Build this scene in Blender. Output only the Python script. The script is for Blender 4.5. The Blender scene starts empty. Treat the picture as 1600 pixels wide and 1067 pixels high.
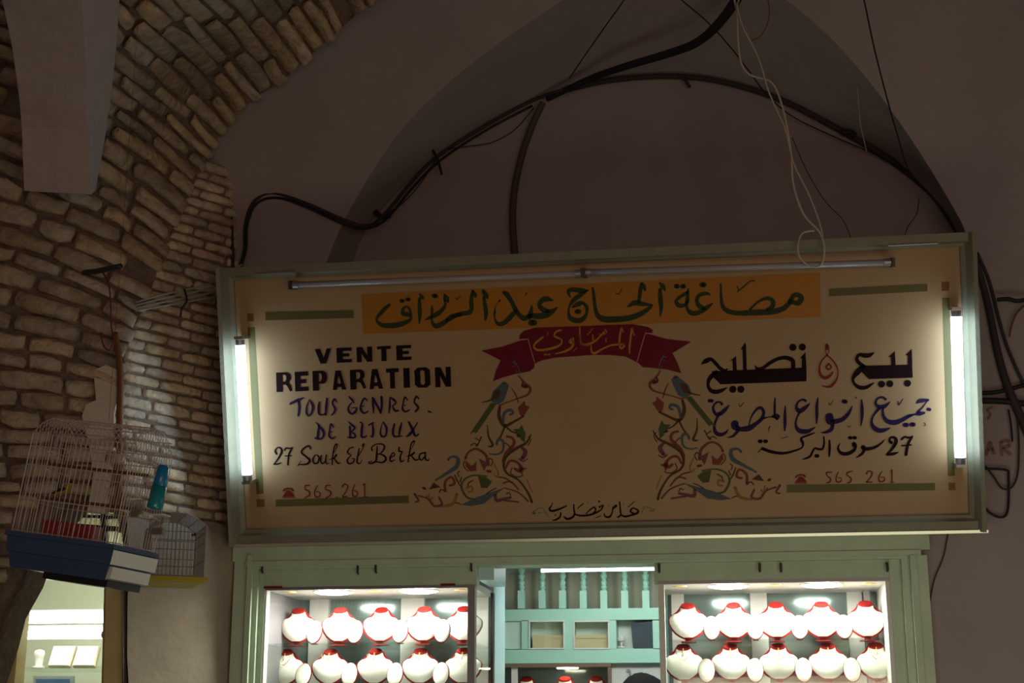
import bpy, bmesh, math, random
from mathutils import Vector, Matrix
from mathutils.geometry import tessellate_polygon
random.seed(7)
SC = bpy.context.scene
COL = SC.collection

# ------------------------------------------------------------------ camera, light, exposure
CAM = Vector((0.0, -6.0, 1.6)); YAW, PITCH, FPX = 0.1515, 0.2607, 2277.6
FW = Vector((-math.sin(YAW)*math.cos(PITCH), math.cos(YAW)*math.cos(PITCH), math.sin(PITCH)))
RT = Vector((math.cos(YAW), math.sin(YAW), 0)); UP = RT.cross(FW)
cd = bpy.data.cameras.new('camera'); cam = bpy.data.objects.new('camera', cd); COL.objects.link(cam)
cam.matrix_world = Matrix(((RT.x, UP.x, -FW.x, CAM.x), (RT.y, UP.y, -FW.y, CAM.y), (RT.z, UP.z, -FW.z, CAM.z), (0, 0, 0, 1)))
cd.sensor_width = 36; cd.lens = FPX/1600*36; cd.clip_start = 0.05
SC.camera = cam
SC.view_settings.view_transform = 'Standard'; SC.view_settings.look = 'None'
SC.view_settings.gamma = 1; SC.view_settings.use_curve_mapping = False
SC.view_settings.exposure = 0.0

W = bpy.data.worlds.new('world'); SC.world = W; W.use_nodes = True
bg = W.node_tree.nodes['Background']; bg.inputs[0].default_value = (1.0, 0.82, 0.82, 1); bg.inputs[1].default_value = 0.066

def area(name, loc, rot, sx, sy, power, col):
    l = bpy.data.lights.new(name, 'AREA'); l.shape = 'RECTANGLE'; l.size = sx; l.size_y = sy; l.energy = power; l.color = col
    o = bpy.data.objects.new(name, l); o.location = loc; o.rotation_euler = rot; COL.objects.link(o); return o
# added warm fill from behind the camera, standing in for unseen shops
area('opposite_fill_light', (1.6, -8.2, 1.45), (math.radians(90), 0, math.radians(16)), 4.6, 1.3, 62, (1.0, 0.64, 0.44))
# added fill light below the frame, brightening the lower walls; no counter stands there
area('lane_fill_light', (0.5, -2.7, 0.85), (math.radians(90), 0, 0), 2.6, 1.1, 16, (0.96, 1.0, 0.74))

# ------------------------------------------------------------------ pixel rays onto the real planes
def ray(px, py): return FW*FPX + RT*(px-800) - UP*(py-533.5)
def onY(px, py, y):
    d = ray(px, py); return CAM + d*((y-CAM.y)/d.y)
ST = 0.2915                                                 # the sign leans forward by this angle
SO = Vector((-2.0907, -0.06, 2.3655)); SW, SH = 3.0568, 1.1647
SU = Vector((1, 0, 0)); SV = Vector((0, -math.sin(ST), math.cos(ST))); SN = Vector((0, -math.cos(ST), -math.sin(ST)))
def sg(px, py, h=0.0):
    d = ray(px, py); o = SO + SN*h
    return CAM + d*((o-CAM).dot(SN)/d.dot(SN))
def suv(px, py):
    p = sg(px, py)-SO; return p.dot(SU), p.dot(SV)
def sp(u, v, h): return SO + SU*u + SV*v + SN*h

# ------------------------------------------------------------------ materials
MATS = {}
def mat(name, col, rough=0.6, metal=0.0, bump=0.0, bscale=40, var=0.0, vscale=6, col2=None, spec=0.4, attr=None, coat=0):
    if name in MATS: return MATS[name]
    m = bpy.data.materials.new(name); m.use_nodes = True; nt = m.node_tree; N = nt.nodes; L = nt.links
    b = N['Principled BSDF']; b.inputs['Base Color'].default_value = (*col, 1); b.inputs['Roughness'].default_value = rough
    b.inputs['Metallic'].default_value = metal; b.inputs['Specular IOR Level'].default_value = spec
    if coat: b.inputs['Coat Weight'].default_value = coat
    tc = N.new('ShaderNodeTexCoord')
    src = None
    if attr:
        a = N.new('ShaderNodeAttribute'); a.attribute_name = attr; src = a.outputs['Color']
    if var:
        n = N.new('ShaderNodeTexNoise'); n.inputs['Scale'].default_value = vscale; n.inputs['Detail'].default_value = 6; n.inputs['Roughness'].default_value = 0.65
        L.new(tc.outputs['Object'], n.inputs['Vector'])
        r = N.new('ShaderNodeValToRGB'); r.color_ramp.elements[0].position = 0.3; r.color_ramp.elements[1].position = 0.72
        c2 = col2 or tuple(c*(1-var) for c in col)
        if src:
            r.color_ramp.elements[0].color = (1-var, 1-var, 1-var, 1); r.color_ramp.elements[1].color = (1, 1, 1, 1)
            mx = N.new('ShaderNodeMix'); mx.data_type = 'RGBA'; mx.blend_type = 'MULTIPLY'; mx.inputs[0].default_value = 1
            L.new(src, mx.inputs[6]); L.new(r.outputs[0], mx.inputs[7]); src = mx.outputs[2]
        else:
            r.color_ramp.elements[0].color = (*c2, 1); r.color_ramp.elements[1].color = (*col, 1); src = r.outputs[0]
        L.new(n.outputs['Fac'], r.inputs[0])
    if src: L.new(src, b.inputs['Base Color'])
    if bump:
        n = N.new('ShaderNodeTexNoise'); n.inputs['Scale'].default_value = bscale; n.inputs['Detail'].default_value = 5
        L.new(tc.outputs['Object'], n.inputs['Vector'])
        bp = N.new('ShaderNodeBump'); bp.inputs['Strength'].default_value = bump; bp.inputs['Distance'].default_value = 0.02
        L.new(n.outputs['Fac'], bp.inputs['Height']); L.new(bp.outputs[0], b.inputs['Normal'])
    MATS[name] = m; return m
def emit(name, col, s):
    if name in MATS: return MATS[name]
    m = bpy.data.materials.new(name); m.use_nodes = True; nt = m.node_tree; nt.nodes.clear()
    e = nt.nodes.new('ShaderNodeEmission'); e.inputs[0].default_value = (*col, 1); e.inputs[1].default_value = s
    o = nt.nodes.new('ShaderNodeOutputMaterial'); nt.links.new(e.outputs[0], o.inputs[0]); MATS[name] = m; return m
def glass(name, tint=(0.9, 1, 0.96), refl=0.06, rough=0.02):
    if name in MATS: return MATS[name]
    m = bpy.data.materials.new(name); m.use_nodes = True; nt = m.node_tree; nt.nodes.clear(); N = nt.nodes
    t = N.new('ShaderNodeBsdfTransparent'); t.inputs[0].default_value = (*tint, 1)
    g = N.new('ShaderNodeBsdfGlossy'); g.inputs[0].default_value = (1, 1, 1, 1); g.inputs[1].default_value = rough
    f = N.new('ShaderNodeLayerWeight'); f.inputs[0].default_value = 0.25
    k = N.new('ShaderNodeMath'); k.operation = 'MULTIPLY_ADD'; k.inputs[1].default_value = refl*3; k.inputs[2].default_value = refl; nt.links.new(f.outputs['Facing'], k.inputs[0])
    mx = N.new('ShaderNodeMixShader'); o = N.new('ShaderNodeOutputMaterial')
    nt.links.new(k.outputs[0], mx.inputs[0]); nt.links.new(t.outputs[0], mx.inputs[1]); nt.links.new(g.outputs[0], mx.inputs[2])
    nt.links.new(mx.outputs[0], o.inputs[0]); MATS[name] = m; return m

PLASTER = mat('plaster', (0.34, 0.285, 0.285), 0.9, bump=0.35, bscale=9, var=0.16, vscale=2.2)
VAULT = PLASTER
RIBP = mat('whitewash', (0.52, 0.42, 0.40), 0.9, bump=0.4, bscale=14, var=0.15, vscale=5)
LOWP = mat('old_plaster', (0.37, 0.31, 0.23), 0.9, bump=0.4, bscale=16, var=0.2, vscale=4)
BRICK = mat('brick', (0.4, 0.3, 0.22), 0.95, bump=1.0, bscale=26, var=0.45, vscale=16, attr='tint', spec=0.2)
CREAM = mat('cream_paint', (0.345, 0.215, 0.105), 0.55, var=0.10, vscale=3.0, spec=0.3)
FRAMEG = mat('grey_green_paint', (0.19, 0.175, 0.115), 0.5, bump=0.15, bscale=60, var=0.15, vscale=12)
SHOPG = mat('green_gloss_paint', (0.46, 0.57, 0.42), 0.38, bump=0.1, bscale=30, var=0.2, vscale=5)
ALU = mat('aluminium', (0.75, 0.72, 0.6), 0.35, metal=0.8)
MINT = mat('mint_paint', (0.36, 0.62, 0.50), 0.45, var=0.06, vscale=4)
BLUEJ = mat('pale_blue_paint', (0.46, 0.66, 0.68), 0.4, var=0.08, vscale=5)
BLACKP = mat('black_paint', (0.012, 0.004, 0.005), 0.6, spec=0.06)
GREENP = mat('green_paint', (0.095, 0.078, 0.024), 0.5, spec=0.2)
DKGREEN = mat('dark_green_paint', (0.030, 0.038, 0.016), 0.6, spec=0.08)
ORANGE = mat('orange_paint', (0.36, 0.135, 0.012), 0.5, var=0.1, vscale=4, spec=0.2)
WINE = mat('wine_red_paint', (0.125, 0.008, 0.016), 0.6, spec=0.08)
REDP = mat('red_paint', (0.17, 0.020, 0.020), 0.6, spec=0.08)
BLUEP = mat('navy_paint', (0.022, 0.011, 0.045), 0.6, spec=0.06)
GOLD = mat('gold_paint', (0.36, 0.16, 0.03), 0.6, spec=0.08)
PINKL = mat('pink_paint', (0.45, 0.2, 0.2), 0.5, spec=0.2)
BROWNP = mat('brown_paint', (0.16, 0.065, 0.02), 0.5, spec=0.2)
SKYP = mat('grey_blue_paint', (0.10, 0.14, 0.15), 0.5, spec=0.2)
LEAFP = mat('leaf_green_paint', (0.10, 0.14, 0.04), 0.5, spec=0.2)
PURPLEP = mat('plum_paint', (0.22, 0.06, 0.07), 0.5, spec=0.2)
TUBEON = emit('lit_tube', (0.70, 0.97, 1.2), 15)
DEADTUBE = mat('unlit_tube', (0.30, 0.26, 0.25), 0.3, spec=0.4)
BLACKR = mat('black_rubber', (0.018, 0.014, 0.018), 0.6, spec=0.25)
DARKR = mat('dark_cable', (0.045, 0.033, 0.036), 0.7, spec=0.2)
GREYC = mat('grey_cable', (0.30, 0.26, 0.22), 0.6)
WHITEC = mat('white_cable', (0.42, 0.36, 0.28), 0.55)
WIREW = mat('white_wire', (0.52, 0.42, 0.38), 0.45, spec=0.5)
TRAYB = mat('blue_plastic', (0.04, 0.075, 0.15), 0.4, spec=0.5)
WHITEB = mat('white_velvet', (0.86, 0.80, 0.72), 0.9)
REDV = mat('red_velvet', (0.21, 0.012, 0.010), 0.9, spec=0.08)
CASEW = mat('white_laminate', (0.62, 0.60, 0.56), 0.5)
MIRROR = mat('back_mirror', (0.17, 0.23, 0.215), 0.12, metal=0.35, spec=0.5)
GREYM = mat('grey_metal', (0.28, 0.27, 0.28), 0.4, metal=0.7)
DARKM = mat('dark_metal', (0.05, 0.045, 0.04), 0.5, metal=0.5)
OCHRE = mat('ochre_wood', (0.66, 0.52, 0.24), 0.45, var=0.3, vscale=7)
GLASS = glass('pane_glass', (0.97, 1, 0.985), 0.04); SHELFG = glass('shelf_glass', (0.90, 0.96, 0.93), 0.08)
PLASTIC = glass('clear_plastic', (0.80, 0.78, 0.76), 0.12, 0.15)

# ------------------------------------------------------------------ mesh builder
class MB:
    def __init__(s): s.v = []; s.f = []; s.c = []; s.smooth = False
    def add(s, vs, fs, c=None):
        n = len(s.v); s.v += [Vector(v) for v in vs]; s.f += [tuple(i+n for i in f) for f in fs]
        if c is not None: s.c += [c]*len(vs)
        return s
    def hexa(s, q):                                        # 8 corners: front quad (4), back quad (4)
        return s.add(q, [(0, 1, 2, 3), (7, 6, 5, 4), (0, 4, 5, 1), (1, 5, 6, 2), (2, 6, 7, 3), (3, 7, 4, 0)])
    def box(s, a, b):
        x0, y0, z0 = a; x1, y1, z1 = b
        return s.hexa([(x0, y0, z0), (x1, y0, z0), (x1, y0, z1), (x0, y0, z1), (x0, y1, z0), (x1, y1, z0), (x1, y1, z1), (x0, y1, z1)])
    def tube(s, pts, r, n=6, cap=True):
        pts = [Vector(p) for p in pts]; R = r if isinstance(r, (list, tuple)) else [r]*len(pts)
        t0 = (pts[1]-pts[0]).normalized(); ref = Vector((0, 0, 1)) if abs(t0.z) < 0.9 else Vector((1, 0, 0))
        nrm = t0.cross(ref).normalized(); vs = []; fs = []
        for i, p in enumerate(pts):
            t = (pts[min(i+1, len(pts)-1)]-pts[max(i-1, 0)]).normalized()
            nrm = (nrm - t*nrm.dot(t)).normalized(); bn = t.cross(nrm)
            for k in range(n):
                a = 2*math.pi*k/n; vs.append(p + (nrm*math.cos(a)+bn*math.sin(a))*R[i])
        for i in range(len(pts)-1):
            for k in range(n):
                a = i*n+k; b = i*n+(k+1) % n; fs.append((a, b, b+n, a+n))
        if cap: fs += [tuple(range(n-1, -1, -1)), tuple(range((len(pts)-1)*n, len(pts)*n))]
        return s.add(vs, fs)
    def lathe(s, prof, base, n=12, axis='z'):
        base = Vector(base); vs = []; fs = []
        for (r, h) in prof:
            for k in range(n):
                a = 2*math.pi*k/n; c, d = r*math.cos(a), r*math.sin(a)
                vs.append(base + (Vector((c, d, h)) if axis == 'z' else Vector((c, -h, d))))
        for i in range(len(prof)-1):
            for k in range(n):
                a = i*n+k; b = i*n+(k+1) % n; fs.append((a, b, b+n, a+n))
        fs += [tuple(range(n-1, -1, -1)), tuple(range((len(prof)-1)*n, len(prof)*n))]
        return s.add(vs, fs)
    def grid(s, rows):
        m = len(rows[0]); vs = [p for r in rows for p in r]
        fs = [(i*m+j, i*m+j+1, (i+1)*m+j+1, (i+1)*m+j) for i in range(len(rows)-1) for j in range(m-1)]
        return s.add(vs, fs)
    def poly(s, pts):                                       # flat polygon, may be concave
        pts = [Vector(p) for p in pts]
        return s.add(pts, [tuple(t) for t in tessellate_polygon([pts])])
    def prism(s, pts, off):                                 # concave polygon with thickness
        pts = [Vector(p) for p in pts]; n = len(pts); tri = [tuple(t) for t in tessellate_polygon([pts])]
        fs = tri + [tuple(i+n for i in reversed(t)) for t in tri] + [(i, (i+1) % n, (i+1) % n+n, i+n) for i in range(n)]
        return s.add(pts+[p+Vector(off) for p in pts], fs)
    def build(s, name, m, parent=None, smooth=None, xf=None):
        me = bpy.data.meshes.new(name); o = bpy.data.objects.new(name, me); COL.objects.link(o)
        base = Vector((0, 0, 0))
        if parent is not None:
            p = parent
            while p is not None: base += p.location; p = p.parent
            o.parent = parent
        else:
            lo = [min(v[i] for v in s.v) for i in range(3)]; hi = [max(v[i] for v in s.v) for i in range(3)]
            base = Vector(((lo[0]+hi[0])/2, (lo[1]+hi[1])/2, lo[2])); o.location = base
        me.from_pydata([tuple(v-base) for v in s.v], [], s.f); me.update()
        bm = bmesh.new(); bm.from_mesh(me)
        bmesh.ops.recalc_face_normals(bm, faces=bm.faces); bm.to_mesh(me); bm.free()
        if s.c:
            a = me.color_attributes.new('tint', 'FLOAT_COLOR', 'POINT')
            for i, c in enumerate(s.c): a.data[i].color = (*c, 1)
        if s.smooth if smooth is None else smooth:
            for p in me.polygons: p.use_smooth = True
        me.materials.append(m); return o
def tag(o, label, cat, group=None):
    o['label'] = label; o['category'] = cat
    if group: o['group'] = group
    return o
def thing(name, loc, label, cat, group=None):
    o = bpy.data.objects.new(name, None); o.empty_display_size = 0.05; o.location = loc; COL.objects.link(o)
    return tag(o, label, cat, group)
def struct(o): o['kind'] = 'structure'; return o
def copy_tree(o, parent=None):
    c = o.copy(); COL.objects.link(c)
    if parent is not None: c.parent = parent
    for ch in list(o.children): copy_tree(ch, c)
    return c
def pxbox(mb, x0, y0, x1, y1, f, b, zlo=None):              # a box whose front face fills that part of the plane y = f
    xm, ym = (x0+x1)/2, (y0+y1)/2
    X0 = onY(x0, ym, f).x; X1 = onY(x1, ym, f).x; Z1 = onY(xm, y0, f).z; Z0 = onY(xm, y1, f).z if zlo is None else zlo
    return mb.box((X0, f, Z0), (X1, b, Z1))
def spline(pts, k=6):                                       # Catmull-Rom through tuples of any length
    P = [pts[0]] + list(pts) + [pts[-1]]; out = []
    for i in range(1, len(P)-2):
        for j in range(k):
            t = j/k; r = []
            for a, b, c, d in zip(P[i-1], P[i], P[i+1], P[i+2]):
                r.append(0.5*(2*b+(c-a)*t+(2*a-5*b+4*c-d)*t*t+(3*b-a-3*c+d)*t**3))
            out.append(tuple(r))
    out.append(tuple(pts[-1])); return out
def interp(x, tab):
    if x <= tab[0][0]: return tab[0][1]
    for (a, va), (b, vb) in zip(tab, tab[1:]):
        if x <= b: return va+(vb-va)*(x-a)/(b-a)
    return tab[-1][1]
def smooth01(t): t = max(0, min(1, t)); return t*t*(3-2*t)

# ------------------------------------------------------------------ the vault, the lunette and the walls
def vy(z): return -0.30*max(0, z-3.6)**2
def onvault(px, py, off=0.0):
    lo, hi = 3.0, 7.0; d = ray(px, py)
    for _ in range(40):
        m = (lo+hi)/2; p = CAM + d*(m/FPX)
        if p.y < vy(p.z)-off: lo = m
        else: hi = m
    return CAM + d*(lo/FPX)
OUTER = [(500, 440), (510, 410), (545, 330), (620, 212), (700, 130), (790, 60), (880, 0), (960, -45), (1060, -75), (1160, -45), (1260, 25), (1340, 105), (1420, 212), (1490, 325), (1512, 375), (1520, 440)]
INNER = [(540, 440), (552, 408), (580, 348), (655, 268), (735, 208), (810, 168), (880, 140), (950, 125), (1040, 118), (1120, 125), (1210, 152), (1300, 196), (1390, 248), (1470, 325), (1497, 372), (1508, 440)]
LY = 0.32
so = spline(OUTER, 5); si = spline(INNER, 5)
outer = [onvault(*p) for p in so]; inner = [onY(*p, LY) for p in si]
mb = MB(); mb.smooth = True
mb.grid([[o.lerp(i, t) for o, i in zip(outer, inner)] for t in (0, 0.2, 0.5, 0.8, 1.0)])
struct(mb.build('ceiling_lunette_reveal', VAULT))
# tympanum behind the sign
zb = 2.3
mb = MB()
mb.grid([[Vector((p.x, LY, zb)) for p in inner], [p+Vector((0, 0.0, 0)) for p in inner]])
struct(mb.build('wall_tympanum', PLASTER))
# vault web around the lunette: from the lunette edge out to a wide border
def border(p, i, n):
    c = Vector((outer[0].x+outer[-1].x, 0))/2 if False else None
    return p
XL, XR, ZT = -3.4, 3.2, 6.6
rows = []
n = len(outer)
for i, p in enumerate(outer):
    t = i/(n-1)
    # border point, going left side -> top -> right side
    if t < 0.25: q = (XL, 2.3+(ZT-2.3)*(t/0.25))
    elif t < 0.75: q = (XL+(XR-XL)*((t-0.25)/0.5), ZT)
    else: q = (XR, ZT-(ZT-2.3)*((t-0.75)/0.25))
    row = []
    for k in range(13):
        s = k/12; x = p.x+(q[0]-p.x)*s; z = p.z+(q[1]-p.z)*s
        row.append(Vector((x, vy(z), z)))
    rows.append(row)
mb = MB(); mb.smooth = True; mb.grid(rows)
struct(mb.build('ceiling', VAULT))
# lower wall right of the shopfront, and strips behind the frame
JL, JR = onY(364, 950, -0.03).x, onY(1452, 950, -0.03).x
xw = onY(1500, 400, 0).x
mb = MB(); mb.prism([(JR-.01, .004, 0), (XR, .004, 0), (XR, .004, 3.6), (xw, .004, 3.6), (xw, .004, 2.6), (JR-.01, .004, 2.6)], (0, .3, 0))
struct(mb.build('wall_back', PLASTER))
mb = MB(); mb.box((-9, -10, -0.1), (9, 4, 0)); struct(mb.build('floor', mat('paving', (0.20, 0.17, 0.14), 0.6, var=0.3, vscale=3, bump=0.3)))

# ------------------------------------------------------------------ brick pier with the springing arch
EDGE = [(197, 1160, 2, -0.50), (195, 1000, 3, -0.50), (193, 800, 4, -0.50), (190, 580, 18, -0.50), (236, 450, 31, -0.40), (288, 315, 41, -0.24), (328, 238, 46, -0.15), (358, 190, 50, -0.17), (400, 152, 53, -0.23), (450, 118, 55, -0.32), (515, 60, 59, -0.46), (585, 0, 62, -0.60), (700, -85, 67, -0.9)]
E = spline(EDGE, 14)
EL = [0.0]
for a, b in zip(E, E[1:]): EL.append(EL[-1]+math.hypot(b[0]-a[0], b[1]-a[1]))
def edge_at(s):
    if s <= 0: return E[0]
    for i in range(len(E)-1):
        if s <= EL[i+1]:
            t = (s-EL[i])/(EL[i+1]-EL[i]); return tuple(x+(y-x)*t for x, y in zip(E[i], E[i+1]))
    return E[-1]
def course(s, r):                                           # a point of the brick face, r along its course
    x, y, ph, d = edge_at(s); a = math.radians(ph)
    n = max(1, int(r/20)); st = r/n
    px, py = x, y; ang = a
    for _ in range(n):
        px -= st*math.cos(ang); py -= st*math.sin(ang); ang = max(0.02, ang-st*0.0011)
    far = -0.62-0.75*max(0, (330-py)/330)**1.3
    return px, py, d+(far-d)*smooth01(r/230)
OPEN = [(108, 792), (146, 780), (176, 790), (188, 815), (192, 850), (192, 1300), (-80, 1300), (-28, 1080), (-4, 1010), (8, 962), (36, 912), (48, 880), (78, 822)]
def inpoly(x, y, P):
    c = False
    for (x1, y1), (x2, y2) in zip(P, P[1:]+P[:1]):
        if (y1 > y) != (y2 > y) and x < (x2-x1)*(y-y1)/(y2-y1)+x1: c = not c
    return c
OPEN2 = [(193+(x-193)*.96, 1000+(y-1000)*.95) for x, y in OPEN]
def tint():
    b = random.uniform(0.72, 1.2); w = random.uniform(-0.05, 0.06)
    return (0.57*b+w*0.5, 0.445*b, 0.315*b-w*0.5)
MORT = (0.24, 0.18, 0.14)
mb = MB(); mb.smooth = True
# mortar bed
S = [EL[-1]*i/190 for i in range(191)]; RR = [0]+[8*i for i in range(1, 34)]+[264+32*i for i in range(1, 20)]
def bedpt(s, r, h=0.0, jit=0.0):
    px, py, d = course(s, r); return onY(px+random.uniform(-jit, jit), py+random.uniform(-jit, jit), d-h)
vs = []; keep = []
for s in S:
    for r in RR:
        px, py, d = course(s, r); vs.append(onY(px, py, d+random.uniform(-0.008, 0.008))); keep.append((px, py))
m = len(RR); fs = []
for i in range(len(S)-1):
    for j in range(m-1):
        q = (i*m+j, i*m+j+1, (i+1)*m+j+1, (i+1)*m+j)
        cx = sum(keep[k][0] for k in q)/4; cy = sum(keep[k][1] for k in q)/4
        if cx < -620 or cy < -330 or inpoly(cx, cy, OPEN2): continue
        fs.append(q)
mb.add(vs, fs, MORT)
def brick(P, h, c):                                         # P(u,v,h): rounded brick over the unit square
    rings = [(-0.02, -0.012), (0.04, h*0.62), (0.2, h)]
    vs = []
    for ins, hh in rings:
        iu = ins*0.45; iv = ins
        for (u, v) in ((0, 0), (0.33, 0), (0.66, 0), (1, 0), (1, 0.5), (1, 1), (0.66, 1), (0.33, 1), (0, 1), (0, 0.5)):
            uu = iu*.7+(1-1.4*iu)*u; vv = iv*.8+(1-1.6*iv)*v
            if u in (0, 1) and v in (0, 1): uu += (.5-u)*.05; vv += (.5-v)*.14
            vs.append(P(uu+random.uniform(-.02, .02), vv+random.uniform(-.08, .08), hh*random.uniform(0.8, 1.15) if hh > 0 else hh))
    k = 10; fs = []
    for i in range(2):
        for j in range(k): fs.append((i*k+j, i*k+(j+1) % k, (i+1)*k+(j+1) % k, (i+1)*k+j))
    vs.append(P(0.5, 0.5, h*1.08)); c0 = 2*k; cc = 3*k
    for j in range(k): fs.append((c0+j, c0+(j+1) % k, cc))
    mb.add(vs, fs, c)
s = 0.0; row = 0
while s < EL[-1]-10:
    th = random.uniform(19, 28); gap = 5
    r = random.uniform(-7, 5) - (0 if row % 2 else 22); row += 1
    while r < 800:
        ln = random.uniform(48, 108)
        a, b = max(r, -7), r+ln
        if b-a > 16:
            cx, cy, _ = course(s+th/2, (a+b)/2)
            corner = [course(s, a), course(s+th, a), course(s, b), course(s+th, b)]
            if -480 < cx and -180 < cy and not any(inpoly(q[0], q[1], OPEN) for q in corner+[(cx, cy)]) and cy < 1120:
                sl = random.uniform(-5, 5); bow = random.uniform(-4, 4); gp = random.uniform(1, 5); tl = random.uniform(-.018, .018)
                if random.random() < 0.04: r += ln; continue
                def P(u, v, h, s=s, th=th, a=a, b=b, sl=sl, bow=bow, gp=gp, tl=tl):
                    px, py, d = course(s+gp/2+(th-gp)*v+sl*(u-.5)+bow*(4*u*(1-u)-.5), a+(b-a)*u); return onY(px, py, d-h-(tl*(u-.5) if h > 0 else 0))
                brick(P, random.uniform(0.022, 0.062), tint())
        r += ln+random.uniform(2, 6)
    s += th
# side of the pier, level courses, facing the sign
EW = [onY(e[0], e[1], e[3]) for e in E if e[1] >= 236]
EW.sort(key=lambda p: p.z)
def ez(z):
    tab = [(p.z, p) for p in EW]
    if z <= tab[0][0]: p = tab[0][1]; return Vector((p.x, p.y, z))
    for (a, pa), (b, pb) in zip(tab, tab[1:]):
        if z <= b: return pa.lerp(pb, (z-a)/max(1e-6, b-a))
    return tab[-1][1]
WX = onY(362, 700, 0.03).x
ZTOP = EW[-1].z
def side(t, z, h=0.0, wx=None):
    p = ez(z); q = Vector((wx or WX, 0.03, z)); d = (q-p); nrm = Vector((d.y, -d.x, 0)).normalized()
    return p.lerp(q, t)+nrm*h
ZSPLIT = onY(200, 806, -0.45).z
rows = []; z = ZSPLIT-0.1
while z < ZTOP+0.001: rows.append([side(t/8, z) for t in range(9)]); z += 0.06
n0 = len(mb.v); mb.grid(rows); mb.c += [MORT]*(len(mb.v)-n0)
z = ZSPLIT-0.02; row = 0
while z < ZTOP-0.05:
    th = random.uniform(0.042, 0.054); L = (Vector((WX, 0.03, z))-ez(z)).length
    x = -0.02 - (0.09 if row % 2 else 0.0); row += 1
    while x < L-0.02:
        ln = random.uniform(0.16, 0.24); a, b = max(x, 0.0), min(x+ln, L)
        if b-a > 0.03:
            def P(u, v, h, a=a, b=b, z=z, th=th, L=L):
                return side((a+(b-a)*u)/L, z+0.004+(th-0.010)*v, h)
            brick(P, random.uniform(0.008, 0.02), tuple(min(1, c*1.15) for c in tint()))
        x += ln+random.uniform(0.006, 0.014)
    z += th
struct(mb.build('wall_left', BRICK))
# plastered lower part of the pier
mb = MB(); rows = []
for k in range(14):
    z = ZSPLIT*(1-k/13)
    rows.append([side(t/6, z, 0.02+0.008*math.sin(z*9+t), WX+.06) for t in range(7)])
rows = [[side(t/6, ZSPLIT+0.01*math.sin(t*2.2), -0.005, WX+.06) for t in range(7)]]+rows
mb.smooth = True; mb.grid(rows)
struct(mb.build('wall_pier', LOWP))
# reveal of the arched opening in the brick
def facedepth(px, py):
    y = min(max(py, 600), 1000); d = interp(y, [(600, -0.5), (1000, -0.5)])
    return d+(-0.62-d)*smooth01(max(0, 192-px)/230)
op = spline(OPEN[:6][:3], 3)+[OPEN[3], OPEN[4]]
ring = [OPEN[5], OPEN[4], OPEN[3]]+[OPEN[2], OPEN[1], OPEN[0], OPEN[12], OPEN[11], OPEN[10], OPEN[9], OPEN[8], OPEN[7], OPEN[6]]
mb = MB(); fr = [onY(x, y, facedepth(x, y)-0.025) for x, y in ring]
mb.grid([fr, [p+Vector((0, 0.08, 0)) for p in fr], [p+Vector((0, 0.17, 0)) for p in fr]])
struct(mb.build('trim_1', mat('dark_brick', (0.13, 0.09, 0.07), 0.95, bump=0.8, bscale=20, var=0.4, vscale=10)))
# white plastered rib that rises from the brick towards the lane
RL = [(38, 298, -0.98), (34, 200, -1.15), (26, 120, -1.38), (12, 40, -1.62), (-10, -60, -1.95)]
RM = [(142, 304, -1.02), (138, 200, -1.19), (135, 120, -1.42), (130, 40, -1.66), (124, -60, -1.99)]
RQ = [(149, 298, -0.76), (164, 215, -0.90), (177, 120, -1.12), (184, 40, -1.34), (190, -60, -1.64)]
rows = []
for l, m_, q in zip(spline(RL, 4), spline(RM, 4), spline(RQ, 4)):
    L_, M_, Q_ = onY(*l), onY(*m_), onY(*q); K = L_+(Q_-M_)
    nb = 5
    rows.append([K]+[L_.lerp(M_, t/nb)+Vector((0, random.uniform(-.003, .003), 0)) for t in range(nb+1)]+[M_.lerp(Q_, 0.04), M_.lerp(Q_, .5), Q_])
mb = MB(); mb.grid(rows); f = rows[0]; mb.add(f, [tuple(range(len(f)))])
struct(mb.build('trim_2', RIBP))
# patch of white plaster left on the brick, and the brown conduit beside it
PATCH = [(146, 578), (166, 570), (182, 577), (186, 610), (178, 645), (176, 700), (168, 760), (160, 800), (136, 800), (146, 740), (138, 690), (128, 650), (134, 632), (150, 625)]
mb = MB(); mb.prism([onY(x, y, facedepth(x, y)-0.05) for x, y in PATCH], (0, 0.05, 0)); struct(mb.build('trim_3', mat('cream_plaster', (0.62, 0.54, 0.42), 0.9, bump=.4, bscale=14, var=.15, vscale=6)))
mb = MB(); mb.smooth = True
mb.tube([onY(x, y, -0.555) for x, y in spline([(179, 520), (186, 560), (188, 600), (187, 640), (186, 700), (186, 780)], 4)], 0.014, 8)
tag(mb.build('conduit', BROWNP), 'short brown conduit running down the brick pier beside the white plaster patch', 'pipe')
mb = MB(); mb.smooth = True
mb.tube([onY(x, y, d) for x, y, d in ((132, 426, -0.66), (150, 424, -0.72), (188, 416, -0.86))], 0.012, 8)
br = thing('iron_bracket', onY(132, 426, -0.64), 'rusty iron spike with a red wire loop, sticking out of the brick arch', 'bracket')
mb.build('spike', DARKM, br)
mb = MB(); mb.smooth = True
mb.tube([onY(x, y, -0.69) for x, y in spline([(160, 424), (170, 445), (173, 475), (174, 510), (178, 530), (172, 547), (162, 540), (158, 520)], 4)], 0.0035, 5)
mb.build('wire_loop', mat('red_wire', (0.16, 0.02, 0.02), 0.5), br)

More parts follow.
